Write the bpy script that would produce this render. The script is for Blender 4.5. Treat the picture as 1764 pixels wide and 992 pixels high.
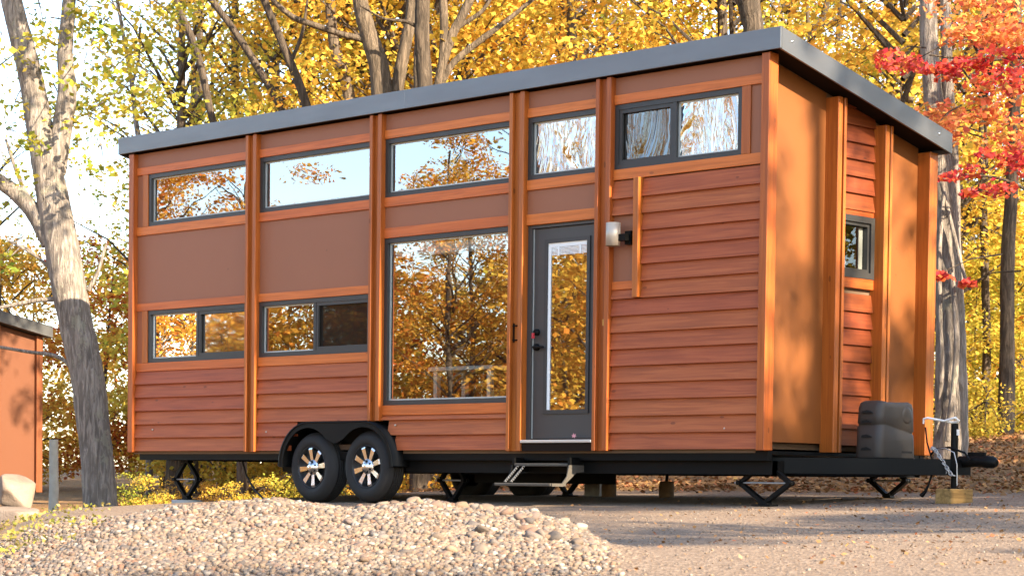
import bpy, math, random
import numpy as np
from mathutils import Vector, Matrix
for o in list(bpy.data.objects): bpy.data.objects.remove(o)
S = bpy.context.scene
COL = S.collection
R = math.radians
random.seed(7)

# ------------------------------------------------------------------ camera, sky, sun, exposure
CAM = np.array([20.686616, -14.942347, -0.321894])
YAW, PITCH, ROLL, FPX, PPY = 0.7728135, -0.0377544, 0.0120991, 3815.362, 979.530   # pixels of a 1764 x 992 frame
fw = np.array([-math.sin(YAW)*math.cos(PITCH), math.cos(YAW)*math.cos(PITCH), math.sin(PITCH)])
rt = np.cross(fw, [0, 0, 1]); rt /= np.linalg.norm(rt); upv = np.cross(rt, fw)
rt, upv = rt*math.cos(ROLL)+upv*math.sin(ROLL), upv*math.cos(ROLL)-rt*math.sin(ROLL)
cam = bpy.data.cameras.new('camera'); camo = bpy.data.objects.new('camera', cam); COL.objects.link(camo)
M = Matrix.Identity(4)
for i in range(3):
    M[i][0], M[i][1], M[i][2], M[i][3] = rt[i], upv[i], -fw[i], CAM[i]
camo.matrix_world = M
cam.sensor_width = 36; cam.lens = FPX/1764*36; cam.shift_y = (PPY-496)/1764
cam.clip_start = 0.1; cam.clip_end = 1000
cam.dof.use_dof = True; cam.dof.focus_distance = 20.5; cam.dof.aperture_fstop = 7.0
S.camera = camo

SUN_EL, SUN_AZ = R(27), R(90.8)          # azimuth clockwise from +Y
w = bpy.data.worlds.new('World'); S.world = w; w.use_nodes = True
nt = w.node_tree; nt.nodes.clear()
sky = nt.nodes.new('ShaderNodeTexSky'); sky.sky_type = 'NISHITA'; sky.sun_disc = False
sky.sun_elevation = SUN_EL; sky.sun_rotation = SUN_AZ; sky.air_density = 1.0; sky.dust_density = 0.6; sky.ozone_density = 1.0
bg = nt.nodes.new('ShaderNodeBackground'); bg.inputs[1].default_value = 0.15
wo = nt.nodes.new('ShaderNodeOutputWorld')
nt.links.new(sky.outputs[0], bg.inputs[0]); nt.links.new(bg.outputs[0], wo.inputs[0])
sl = bpy.data.lights.new('sun', 'SUN'); sl.energy = 5.0; sl.angle = R(0.53); sl.color = (1.0, 0.84, 0.62)
so = bpy.data.objects.new('sun', sl); COL.objects.link(so)
sd = Vector((math.sin(SUN_AZ)*math.cos(SUN_EL), math.cos(SUN_AZ)*math.cos(SUN_EL), math.sin(SUN_EL)))
so.rotation_euler = sd.to_track_quat('Z', 'Y').to_euler(); so.location = (30, 0, 20)
S.view_settings.view_transform = 'Standard'; S.view_settings.look = 'None'
S.view_settings.exposure = 2.1; S.view_settings.gamma = 1
S.render.engine = 'CYCLES'
cy = S.cycles
cy.max_bounces = 7; cy.diffuse_bounces = 3; cy.glossy_bounces = 3; cy.transmission_bounces = 4; cy.transparent_max_bounces = 6
cy.caustics_reflective = False; cy.caustics_refractive = False
cy.use_denoising = True; cy.sample_clamp_indirect = 6

# ------------------------------------------------------------------ place helpers
def atd(px, py, D):                      # point seen at a pixel, D metres in front of the lens
    return CAM + D*(fw + (px-882)/FPX*rt - (py-PPY)/FPX*upv)
def ony(px, py, Y):
    d = fw + (px-882)/FPX*rt - (py-PPY)/FPX*upv
    return CAM + (Y-CAM[1])/d[1]*d
def sstep(a, b, v):
    t = np.clip((v-a)/(b-a), 0, 1); return t*t*(3-2*t)
FH = np.array([-math.sin(YAW), math.cos(YAW)]); RH = np.array([math.cos(YAW), math.sin(YAW)])
CR = [(-40, 1010), (60, 985), (130, 935), (200, 893), (300, 874), (400, 867), (470, 861), (520, 868), (600, 878), (680, 870), (740, 864), (800, 876), (900, 880),
      (980, 905), (1060, 945), (1120, 975), (1200, 1010)]
CRS = np.array([(a-882)/FPX*12.5 for a, b in CR]); CRZ = np.array([CAM[2]-(b-(824.4+.0124*a))/FPX*12.5 for a, b in CR])
def base_g(x, y):
    x = np.asarray(x, float); y = np.asarray(y, float)
    z = -.525+.007*(np.clip(x, -30, 30)-3.6)+.04*np.clip(y, -16, 30)
    s1 = -.57*x-.82*(y+.5)
    drop = np.maximum(sstep(0.0, 1.6, s1)*sstep(16, 9, x), sstep(-1.6, 2.2, -x))
    z = z-.33*drop
    z = z+.045*np.clip(y-3.5, 0, 40)*sstep(-5, 4, x)*sstep(3.5, 7, y)
    far = sstep(45, 120, np.hypot(x, y))
    z = z*(1-far)+far*(.5)
    z = z+.02*np.sin(x*1.3+.5*y)*np.sin(y*1.1-.4*x)*sstep(0, 3, np.abs(y-1.2)-1.5)
    return z
def mound(x, y):
    x = np.asarray(x, float); y = np.asarray(y, float)
    dx, dy = x-CAM[0], y-CAM[1]
    d = dx*FH[0]+dy*FH[1]; s = dx*RH[0]+dy*RH[1]
    c = np.interp(s, CRS, CRZ, left=-2, right=-2)
    cx = CAM[0]+12.5*FH[0]+s*RH[0]; cyy = CAM[1]+12.5*FH[1]+s*RH[1]
    h = np.clip(c-base_g(cx, cyy), 0, 1)
    wd = np.where(d < 12.5, 1.05, .55)
    return h*np.exp(-((d-12.5)/wd)**2)
def ground_z(x, y): return base_g(x, y)+mound(x, y)
def gz(x, y): return float(ground_z(x, y))

# ------------------------------------------------------------------ materials
MATS = {}
def newmat(name):
    m = bpy.data.materials.new(name); m.use_nodes = True; m.node_tree.nodes.clear(); MATS[name] = m
    return m, m.node_tree
def N(t, typ, **kw):
    n = t.nodes.new(typ)
    for k, v in kw.items():
        if k in ('op', 'operation'): n.operation = v
        elif hasattr(n, k): setattr(n, k, v)
    return n
def L_(t, a, b): t.links.new(a, b)
def ramp(t, fac, stops):
    r = t.nodes.new('ShaderNodeValToRGB'); e = r.color_ramp.elements
    while len(e) < len(stops): e.new(.5)
    for i, (p, c) in enumerate(stops):
        e[i].position = p; e[i].color = (*c, 1) if len(c) == 3 else c
    L_(t, fac, r.inputs[0]); return r.outputs[0]
def math_(t, op, a, b=None, clamp=False):
    n = t.nodes.new('ShaderNodeMath'); n.operation = op; n.use_clamp = clamp
    for i, v in enumerate((a, b)):
        if v is None: continue
        if isinstance(v, (int, float)): n.inputs[i].default_value = v
        else: L_(t, v, n.inputs[i])
    return n.outputs[0]
def mixc(t, fac, a, b, mode='MIX'):
    n = t.nodes.new('ShaderNodeMix'); n.data_type = 'RGBA'; n.blend_type = mode
    for i, v in ((0, fac), (6, a), (7, b)):
        if isinstance(v, (int, float)): n.inputs[i].default_value = v
        elif isinstance(v, tuple): n.inputs[i].default_value = (*v, 1)
        else: L_(t, v, n.inputs[i])
    return n.outputs[2]
def noise(t, vec, scale, detail=3, rough=.55, dist=0):
    n = t.nodes.new('ShaderNodeTexNoise'); n.inputs['Scale'].default_value = scale
    n.inputs['Detail'].default_value = detail; n.inputs['Roughness'].default_value = rough; n.inputs['Distortion'].default_value = dist
    if vec is not None: L_(t, vec, n.inputs['Vector'])
    return n.outputs['Fac']
def mapping(t, vec, scale=(1, 1, 1), rot=(0, 0, 0)):
    n = t.nodes.new('ShaderNodeMapping'); n.inputs['Scale'].default_value = scale; n.inputs['Rotation'].default_value = rot
    L_(t, vec, n.inputs['Vector']); return n.outputs[0]
def bump(t, h, strength, dist=.01):
    n = t.nodes.new('ShaderNodeBump'); n.inputs['Strength'].default_value = strength; n.inputs['Distance'].default_value = dist
    L_(t, h, n.inputs['Height']); return n.outputs[0]
def principled(t, col, rough=.6, metal=0, normal=None, spec=.4):
    p = t.nodes.new('ShaderNodeBsdfPrincipled'); o = t.nodes.new('ShaderNodeOutputMaterial')
    for k, v in (('Base Color', col), ('Roughness', rough), ('Metallic', metal), ('Specular IOR Level', spec)):
        if isinstance(v, (int, float)): p.inputs[k].default_value = v
        elif isinstance(v, tuple): p.inputs[k].default_value = (*v, 1)
        else: L_(t, v, p.inputs[k])
    if normal is not None: L_(t, normal, p.inputs['Normal'])
    L_(t, p.outputs[0], o.inputs[0]); return p
def pos(t):
    return t.nodes.new('ShaderNodeNewGeometry').outputs['Position']
def objrand(t): return t.nodes.new('ShaderNodeObjectInfo').outputs['Random']
def posrand(t, amt=13.0):
    n = t.nodes.new('ShaderNodeVectorMath'); n.operation = 'ADD'
    L_(t, pos(t), n.inputs[0]); L_(t, math_(t, 'MULTIPLY', objrand(t), amt), n.inputs[1]); return n.outputs[0]

def wood(name, dark, mid, light, axis, rough=.5):
    m, t = newmat(name)
    sc = {'x': (.35, 9, 9), 'y': (9, .35, 9), 'z': (9, 9, .35)}[axis]
    v = posrand(t)
    g = noise(t, mapping(t, v, sc), 4.0, 5, .6, .6)
    big = noise(t, mapping(t, v, tuple(q*.25 for q in sc)), 2.0, 2, .5, .3)
    kn = t.nodes.new('ShaderNodeTexVoronoi'); kn.inputs['Scale'].default_value = 1.0
    L_(t, mapping(t, v, {'x': (2.6, 6, 6), 'y': (6, 2.6, 6), 'z': (6, 6, 2.6)}[axis]), kn.inputs['Vector'])
    knot = math_(t, 'LESS_THAN', kn.outputs['Distance'], .075)
    c = ramp(t, g, [(.30, tuple(q*.8 for q in dark)), (.42, dark), (.54, mid), (.72, light)])
    c = mixc(t, math_(t, 'MULTIPLY', big, .55), c, dark)
    hs = t.nodes.new('ShaderNodeHueSaturation'); L_(t, c, hs.inputs['Color'])
    L_(t, math_(t, 'ADD', math_(t, 'MULTIPLY', objrand(t), .11), .945), hs.inputs['Value'])
    L_(t, math_(t, 'ADD', math_(t, 'MULTIPLY', objrand(t), .007), .4965), hs.inputs['Hue'])
    c = mixc(t, math_(t, 'MULTIPLY', knot, .6), hs.outputs[0], tuple(q*.35 for q in dark))
    principled(t, c, rough, 0, bump(t, g, .25, .004), .35)
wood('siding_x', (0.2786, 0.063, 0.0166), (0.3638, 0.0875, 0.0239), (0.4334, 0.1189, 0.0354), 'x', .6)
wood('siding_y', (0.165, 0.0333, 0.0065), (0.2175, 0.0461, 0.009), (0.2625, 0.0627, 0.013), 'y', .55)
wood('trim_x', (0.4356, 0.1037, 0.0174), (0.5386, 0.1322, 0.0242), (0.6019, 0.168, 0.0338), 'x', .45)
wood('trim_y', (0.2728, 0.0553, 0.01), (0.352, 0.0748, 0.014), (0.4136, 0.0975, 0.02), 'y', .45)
wood('trim_z', (0.2851, 0.0706, 0.0114), (0.3722, 0.0973, 0.0157), (0.4356, 0.1261, 0.0218), 'z', .42)
wood('timber', (.17, .095, .03), (.27, .16, .055), (.35, .22, .09), 'y', .8)
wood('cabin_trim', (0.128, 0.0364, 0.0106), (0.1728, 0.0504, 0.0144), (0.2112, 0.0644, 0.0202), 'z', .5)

def simple(name, col, rough=.5, metal=0, nscale=0, namt=.3, bstr=0, spec=.4):
    m, t = newmat(name)
    if nscale:
        n = noise(t, pos(t), nscale, 4, .6)
        c = mixc(t, math_(t, 'MULTIPLY', n, namt*2), col, tuple(q*.55 for q in col))
        nn = bump(t, n, bstr, .01) if bstr else None
        principled(t, c, rough, metal, nn, spec)
    else: principled(t, col, rough, metal, None, spec)
    return m
def panelmat(name, col):
    m, t = newmat(name)
    v = pos(t)
    n1 = noise(t, v, 1.7, 3, .6); n2 = noise(t, mapping(t, v, (40, 40, 40)), 1.0, 2, .5)
    vo = t.nodes.new('ShaderNodeTexVoronoi'); vo.inputs['Scale'].default_value = 3.3; L_(t, v, vo.inputs['Vector'])
    sp = math_(t, 'LESS_THAN', vo.outputs['Distance'], .035)
    c = mixc(t, math_(t, 'MULTIPLY', n1, .45), col, tuple(q*.74 for q in col))
    c = mixc(t, math_(t, 'MULTIPLY', sp, .5), c, tuple(q*.45 for q in col))
    principled(t, c, .55, 0, bump(t, n2, .08, .003), .35)
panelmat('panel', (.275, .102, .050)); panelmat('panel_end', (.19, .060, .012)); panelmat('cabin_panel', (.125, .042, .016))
def metalmat(name, col, rough, metal, streak=(1, 1, 6), spec=.5):
    m, t = newmat(name)
    v = pos(t); n = noise(t, mapping(t, v, streak), 1.5, 4, .6)
    c = mixc(t, math_(t, 'MULTIPLY', n, .5), col, tuple(q*.7 for q in col))
    r = math_(t, 'ADD', math_(t, 'MULTIPLY', n, .2), rough-.1)
    principled(t, c, r, metal, bump(t, noise(t, mapping(t, v, (.8, .8, 3)), 1.2, 1), .06, .02), spec)
metalmat('roof_metal', (.155, .16, .17), .38, .7)
metalmat('frame_metal', (.035, .034, .033), .45, .2)
metalmat('door_paint', (.045, .042, .040), .45, 0)
metalmat('steel_black', (.0035, .0035, .0035), .5, 0, (1, 1, 6), .12); metalmat('roof_dark', (.06, .06, .06), .5, 0)
metalmat('chrome', (.78, .77, .75), .22, 1.0)
metalmat('brushed', (.46, .40, .33), .4, .3)
metalmat('galvanised', (.42, .41, .40), .5, .7)
simple('rubber', (.022, .020, .019), .75, 0, 60, .3, .15, .3)
simple('rim_black', (.02, .02, .022), .4, .3)
simple('brass', (.45, .28, .10), .35, 1.0)
simple('soffit', (.018, .011, .008), .9, 0, 5, .3, 0, .1)
simple('black_void', (.010, .009, .008), .9)
simple('white_paint', (.78, .78, .76), .5)
simple('spacer', (.45, .46, .44), .4, .4)
simple('threshold', (.55, .54, .52), .4, .6)
simple('tank_plastic', (.034, .027, .022), .6, 0, 9, .25, .06, .5)
simple('slot_black', (.004, .004, .004), .8)
simple('concrete', (.40, .38, .35), .9, 0, 14, .4, .3)
simple('pale_post', (.42, .40, .34), .85, 0, 10, .5, .3)
simple('interior_wall', (.16, .10, .06), .8, 0, 3)
simple('interior_floor', (.10, .06, .035), .6, 0, 4)
simple('rope', (.72, .70, .66), .9)
simple('old_wood', (.20, .12, .06), .9, 0, 25, .6, .5)
simple('step_tread', (.10, .086, .07), .8, 0, 60, .8, .4)
simple('red', (.45, .03, .04), .5); simple('pink', (.60, .25, .27), .6)
simple('sticker', (.7, .7, .7), .6)

def glassmat(name, refl, tint, wrinkle=0, haze=0):
    m, t = newmat(name)
    tr = t.nodes.new('ShaderNodeBsdfTransparent'); tr.inputs[0].default_value = (*tint, 1)
    gl = t.nodes.new('ShaderNodeBsdfGlossy'); gl.inputs['Roughness'].default_value = 0.0 if not haze else .02
    gl.inputs['Color'].default_value = (.95, .97, 1.0, 1)
    v = pos(t)
    if wrinkle:
        a = noise(t, mapping(t, v, (3.2, 1, 1.1), (0, .35, 0)), .8, 2, .5, 2.8)
        nn = bump(t, a, 1.0, wrinkle)
    else:
        a = noise(t, mapping(t, v, (1, 1, 1)), 2.2, 1, .4)
        nn = bump(t, a, .35, .002)
    L_(t, nn, gl.inputs['Normal'])
    fr = t.nodes.new('ShaderNodeFresnel'); fr.inputs['IOR'].default_value = 1.5
    fac = math_(t, 'ADD', fr.outputs[0], refl, True)
    mx = t.nodes.new('ShaderNodeMixShader'); o = t.nodes.new('ShaderNodeOutputMaterial')
    L_(t, fac, mx.inputs[0]); L_(t, tr.outputs[0], mx.inputs[1]); L_(t, gl.outputs[0], mx.inputs[2])
    if haze:
        df = t.nodes.new('ShaderNodeBsdfDiffuse'); df.inputs[0].default_value = (.035, .030, .024, 1)
        m2 = t.nodes.new('ShaderNodeMixShader'); m2.inputs[0].default_value = haze
        L_(t, mx.outputs[0], m2.inputs[1]); L_(t, df.outputs[0], m2.inputs[2]); L_(t, m2.outputs[0], o.inputs[0])
    else: L_(t, mx.outputs[0], o.inputs[0])
glassmat('glass', .28, (.9, .92, .9)); glassmat('glass_film', .45, (.5, .5, .5), .030); glassmat('glass_screen', .02, (.3, .3, .3), 0, .45)
glassmat('glass_film_screen', .22, (.4, .4, .4), .030, .45); glassmat('glass_end', .03, (.6, .62, .6))

def barkmat(name, dark, light, moss=None):
    m, t = newmat(name)
    tc = t.nodes.new('ShaderNodeTexCoord').outputs['Object']
    rid = noise(t, mapping(t, tc, (22, 22, 3.2)), 1.0, 5, .65, .8)
    pat = noise(t, mapping(t, tc, (2, 2, 1.2)), 1.3, 4, .6)
    c = ramp(t, rid, [(.36, tuple(q*.6 for q in dark)), (.46, dark), (.60, light)])
    c = mixc(t, math_(t, 'MULTIPLY', pat, .6), c, tuple(min(1, q*1.35) for q in light))
    if moss:
        ms = math_(t, 'GREATER_THAN', noise(t, tc, 3.5, 4, .7), .60)
        c = mixc(t, math_(t, 'MULTIPLY', ms, .5), c, moss)
    principled(t, c, .9, 0, bump(t, rid, 1.0, .06), .2)
barkmat('bark_grey', (.085, .070, .058), (.29, .245, .205), (.30, .28, .20))
barkmat('bark_dark', (.03, .023, .017), (.10, .075, .054))
barkmat('bark_tan', (.042, .032, .022), (.15, .112, .078))

def leafmat(name, stops, spread=.16, trans=.45, byobj=True):
    m, t = newmat(name)
    ge = t.nodes.new('ShaderNodeNewGeometry'); rnd = ge.outputs['Random Per Island']
    if byobj:
        oi = t.nodes.new('ShaderNodeObjectInfo'); se = t.nodes.new('ShaderNodeSeparateColor'); L_(t, oi.outputs['Color'], se.inputs[0])
        f = math_(t, 'ADD', se.outputs[0], math_(t, 'MULTIPLY', math_(t, 'SUBTRACT', rnd, .5), spread*2), True)
    else: f = rnd
    big = noise(t, ge.outputs['Position'], .9, 2, .5)
    f = math_(t, 'ADD', f, math_(t, 'MULTIPLY', math_(t, 'SUBTRACT', big, .5), .45), True)
    c = ramp(t, f, stops)
    val = math_(t, 'ADD', math_(t, 'MULTIPLY', math_(t, 'FRACT', math_(t, 'MULTIPLY', rnd, 37.7)), .6), .65)
    hs = t.nodes.new('ShaderNodeHueSaturation'); L_(t, c, hs.inputs['Color']); L_(t, val, hs.inputs['Value'])
    d = t.nodes.new('ShaderNodeBsdfDiffuse'); tl = t.nodes.new('ShaderNodeBsdfTranslucent')
    L_(t, hs.outputs[0], d.inputs[0]); L_(t, hs.outputs[0], tl.inputs[0])
    mx = t.nodes.new('ShaderNodeMixShader'); mx.inputs[0].default_value = trans
    o = t.nodes.new('ShaderNodeOutputMaterial')
    L_(t, d.outputs[0], mx.inputs[1]); L_(t, tl.outputs[0], mx.inputs[2]); L_(t, mx.outputs[0], o.inputs[0])
AUT = [(0, (.17, .24, .04)), (.2, (.45, .42, .06)), (.4, (.70, .50, .08)), (.62, (.70, .38, .06)), (.82, (.60, .21, .04)), (1, (.50, .07, .04))]
leafmat('leaf_autumn', AUT)
leafmat('leaf_red', [(0, (.70, .22, .06)), (.35, (.68, .10, .06)), (.7, (.62, .05, .07)), (1, (.72, .18, .15))], byobj=False)
leafmat('leaf_orange', [(0, (.72, .42, .10)), (.4, (.72, .28, .09)), (1, (.68, .15, .09))], byobj=False)
leafmat('leaf_litter', [(0, (.17, .095, .045)), (.35, (.26, .14, .06)), (.7, (.34, .20, .10)), (.88, (.30, .09, .045)), (1, (.38, .25, .09))], trans=.1, byobj=False)
leafmat('leaf_weed', [(0, (.13, .15, .03)), (.3, (.28, .25, .05)), (.7, (.36, .28, .09)), (1, (.30, .21, .10))], trans=.35, byobj=False)

def stonemat():
    m, t = newmat('stone')
    ge = t.nodes.new('ShaderNodeNewGeometry'); rnd = math_(t, 'FRACT', math_(t, 'ADD', ge.outputs['Random Per Island'], objrand(t)))
    c = ramp(t, rnd, [(0, (.06, .055, .052)), (.10, (.15, .11, .08)), (.22, (.25, .175, .115)), (.34, (.10, .066, .046)), (.45, (.225, .175, .13)), (.55, (.052, .05, .052)), (.64, (.16, .135, .118)),
                      (.74, (.18, .09, .054)), (.84, (.115, .108, .106)), (.92, (.37, .315, .25)), (1, (.13, .115, .107))])
    n = noise(t, pos(t), 70, 4, .65)
    c = mixc(t, math_(t, 'MULTIPLY', n, .5), c, (.14, .10, .071))
    principled(t, c, .85, 0, bump(t, n, .4, .004), .25)
stonemat()
def bouldermat():
    m, t = newmat('boulder')
    n = noise(t, pos(t), 3, 5, .65); n2 = noise(t, pos(t), 45, 4, .7)
    c = ramp(t, n, [(.3, (.13, .09, .062)), (.5, (.21, .155, .11)), (.72, (.28, .22, .17))])
    c = mixc(t, math_(t, 'MULTIPLY', n2, .5), c, (.30, .24, .20))
    principled(t, c, .9, 0, bump(t, math_(t, 'ADD', n, n2), .5, .03), .2)
bouldermat()
def groundmat():
    m, t = newmat('ground')
    v = pos(t); at = t.nodes.new('ShaderNodeAttribute'); at.attribute_name = 'litter'
    n1 = noise(t, v, .8, 4, .6); n2 = noise(t, v, 14, 4, .7); n3 = noise(t, v, 75, 3, .7)
    vo = t.nodes.new('ShaderNodeTexVoronoi'); vo.inputs['Scale'].default_value = 55; L_(t, v, vo.inputs['Vector'])
    peb = ramp(t, vo.outputs['Color'], [(.12, (.045, .034, .028)), (.35, (.17, .12, .085)), (.6, (.245, .178, .125)), (.9, (.40, .31, .23))])
    sand = ramp(t, n2, [(.3, (.15, .105, .072)), (.55, (.225, .158, .108)), (.75, (.30, .22, .155))])
    drive = mixc(t, math_(t, 'MULTIPLY', n3, 1.3, True), sand, peb)
    drive = mixc(t, math_(t, 'MULTIPLY', n1, .5), drive, (.20, .138, .095))
    l1 = noise(t, v, 9, 5, .7); l2 = noise(t, v, 32, 3, .7)
    lit = ramp(t, l1, [(.3, (.10, .06, .03)), (.5, (.25, .14, .06)), (.66, (.40, .23, .09)), (.8, (.30, .24, .08))])
    lit = mixc(t, math_(t, 'MULTIPLY', l2, .6), lit, (.16, .09, .05))
    f = math_(t, 'ADD', at.outputs['Fac'], math_(t, 'MULTIPLY', math_(t, 'SUBTRACT', l1, .5), 1.2), True)
    f = ramp(t, f, [(.38, (0, 0, 0)), (.62, (1, 1, 1))])
    c = mixc(t, f, drive, lit)
    h = math_(t, 'ADD', math_(t, 'MULTIPLY', vo.outputs['Distance'], 1.4), math_(t, 'ADD', n2, n3))
    principled(t, c, .95, 0, bump(t, h, .5, .016), .15)
groundmat()

# ------------------------------------------------------------------ mesh helpers
class MB:
    def __init__(s): s.v = []; s.f = []; s.m = []; s.sm = []
    def add(s, vs, fs, mi=0, smooth=False):
        b = len(s.v); s.v += [tuple(map(float, q)) for q in vs]
        for q in fs: s.f.append([b+i for i in q]); s.m.append(mi); s.sm.append(smooth)
        return s
    def box(s, x0, x1, y0, y1, z0, z1, mi=0):
        return s.add([(x0, y0, z0), (x1, y0, z0), (x1, y1, z0), (x0, y1, z0), (x0, y0, z1), (x1, y0, z1), (x1, y1, z1), (x0, y1, z1)],
                     [(0, 3, 2, 1), (4, 5, 6, 7), (0, 1, 5, 4), (1, 2, 6, 5), (2, 3, 7, 6), (3, 0, 4, 7)], mi)
    def bbox(s, x0, x1, y0, y1, z0, z1, b=.004, mi=0):     # box with chamfered edges
        vs = []; idx = {}
        X, Y, Z = (x0, x1), (y0, y1), (z0, z1); sg = (1, -1)
        for i in (0, 1):
            for j in (0, 1):
                for k in (0, 1):
                    for a in range(3):
                        p = [X[i]+sg[i]*b, Y[j]+sg[j]*b, Z[k]+sg[k]*b]; p[a] = (X[i], Y[j], Z[k])[a]
                        idx[(i, j, k, a)] = len(vs); vs.append(p)
        fs = []
        for a in range(3):
            o = [q for q in range(3) if q != a]
            for e in (0, 1):
                c = []
                for (u, v_) in ((0, 0), (1, 0), (1, 1), (0, 1)):
                    t = [0, 0, 0]; t[a] = e; t[o[0]] = u; t[o[1]] = v_; c.append(idx[(*t, a)])
                if (e == 1) == (a == 1): c = c[::-1]
                fs.append(c)
            for u in (0, 1):
                for v_ in (0, 1):
                    q0 = [0, 0, 0]; q1 = [0, 0, 0]; q0[o[0]] = q1[o[0]] = u; q0[o[1]] = q1[o[1]] = v_; q1[a] = 1
                    fs.append([idx[(*q0, o[0])], idx[(*q1, o[0])], idx[(*q1, o[1])], idx[(*q0, o[1])]])
        for i in (0, 1):
            for j in (0, 1):
                for k in (0, 1): fs.append([idx[(i, j, k, 0)], idx[(i, j, k, 1)], idx[(i, j, k, 2)]])
        return s.add(vs, fs, mi)
    def prism(s, poly, axis, a0, a1, mi=0):     # polygon in the other two axes, extruded along axis
        n = len(poly); vs = []
        for a in (a0, a1):
            for (u, v_) in poly:
                vs.append({'x': (a, u, v_), 'y': (u, a, v_), 'z': (u, v_, a)}[axis])
        fs = [list(range(n))[::-1], list(range(n, 2*n))]+[[i, (i+1) % n, n+(i+1) % n, n+i] for i in range(n)]
        return s.add(vs, fs, mi)
    def tube(s, pts, rad, n=10, mi=0, smooth=True, cap=True, jit=0, rng=None):
        pts = [np.asarray(p, float) for p in pts]
        if not hasattr(rad, '__len__'): rad = [rad]*len(pts)
        T = [pts[min(i+1, len(pts)-1)]-pts[max(i-1, 0)] for i in range(len(pts))]
        T = [t/(np.linalg.norm(t)+1e-9) for t in T]
        ref = np.array([0, 0, 1.]) if abs(T[0][2]) < .9 else np.array([1., 0, 0])
        u = np.cross(T[0], ref); u /= np.linalg.norm(u); vs = []
        for i, p in enumerate(pts):
            u = u-T[i]*np.dot(u, T[i]); u /= np.linalg.norm(u)+1e-9; q = np.cross(T[i], u)
            for k in range(n):
                a = 2*math.pi*k/n; r = rad[i]*(1+(rng.uniform(-jit, jit) if jit else 0))
                vs.append(p+r*(math.cos(a)*u+math.sin(a)*q))
        fs = [[i*n+k, i*n+(k+1) % n, (i+1)*n+(k+1) % n, (i+1)*n+k] for i in range(len(pts)-1) for k in range(n)]
        s.add(vs, fs, mi, smooth)
        if cap:
            s.add(vs[:n], [list(range(n))[::-1]], mi); s.add(vs[-n:], [list(range(n))], mi)
        return s
    def cyl(s, p0, p1, r, n=16, mi=0, smooth=True): return s.tube([p0, p1], r, n, mi, smooth)
    def lathe(s, prof, c, axis='y', n=40, mi=0, smooth=True):   # prof: (radius, along axis)
        vs = []
        for (r, a) in prof:
            for k in range(n):
                t = 2*math.pi*k/n; u, v_ = r*math.cos(t), r*math.sin(t)
                vs.append({'y': (c[0]+u, c[1]+a, c[2]+v_), 'z': (c[0]+u, c[1]+v_, c[2]+a), 'x': (c[0]+a, c[1]+u, c[2]+v_)}[axis])
        fs = [[i*n+k, i*n+(k+1) % n, (i+1)*n+(k+1) % n, (i+1)*n+k] for i in range(len(prof)-1) for k in range(n)]
        return s.add(vs, fs, mi, smooth)
    def bar(s, p0, p1, w_, h_, mi=0):          # rectangular bar between two points
        p0 = np.asarray(p0, float); p1 = np.asarray(p1, float); t = (p1-p0)/np.linalg.norm(p1-p0)
        ref = np.array([0, 0, 1.]) if abs(t[2]) < .95 else np.array([0, 1., 0])
        u = np.cross(t, ref); u /= np.linalg.norm(u); q = np.cross(u, t); vs = []
        for p in (p0, p1):
            for a, b in ((-1, -1), (1, -1), (1, 1), (-1, 1)): vs.append(p+u*a*w_/2+q*b*h_/2)
        return s.add(vs, [(0, 3, 2, 1), (4, 5, 6, 7), (0, 1, 5, 4), (1, 2, 6, 5), (2, 3, 7, 6), (3, 0, 4, 7)], mi)
    def mesh(s, name):
        me = bpy.data.meshes.new(name); me.from_pydata(s.v, [], s.f)
        me.polygons.foreach_set('material_index', s.m); me.polygons.foreach_set('use_smooth', s.sm); me.update()
        return me
    def build(s, name, mats, parent=None, fix=True):
        me = s.mesh(name)
        for q in (mats if isinstance(mats, (list, tuple)) else [mats]): me.materials.append(MATS[q])
        if fix:
            import bmesh
            bm = bmesh.new(); bm.from_mesh(me); bmesh.ops.recalc_face_normals(bm, faces=bm.faces); bm.to_mesh(me); bm.free()
        return link(name, me, parent)
def link(name, me, parent=None):
    o = bpy.data.objects.new(name, me); COL.objects.link(o)
    if parent is not None:
        o.parent = parent
        if parent.type == 'EMPTY': o.location = -parent.location
    return o
def tag(o, label=None, cat=None, group=None, kind=None):
    for k, v in (('label', label), ('category', cat), ('group', group), ('kind', kind)):
        if v: o[k] = v
    return o
def thing(name, loc, label, cat, group=None):
    o = bpy.data.objects.new(name, None); COL.objects.link(o); o.location = loc
    o.empty_display_size = .2
    return tag(o, label, cat, group)
def fastmesh(name, verts, quads, mats, smooth=False, mi=None):
    me = bpy.data.meshes.new(name); nv = len(verts); nf = len(quads); k = quads.shape[1]
    me.vertices.add(nv); me.vertices.foreach_set('co', np.ascontiguousarray(verts, dtype=np.float32).ravel())
    me.loops.add(nf*k); me.loops.foreach_set('vertex_index', np.ascontiguousarray(quads, dtype=np.int32).ravel())
    me.polygons.add(nf); me.polygons.foreach_set('loop_start', np.arange(0, nf*k, k, dtype=np.int32))
    me.polygons.foreach_set('use_smooth', np.full(nf, smooth))
    if mi is not None: me.polygons.foreach_set('material_index', np.asarray(mi, np.int32))
    for q in mats: me.materials.append(MATS[q])
    me.update(calc_edges=True); me.validate(); return me

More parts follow.
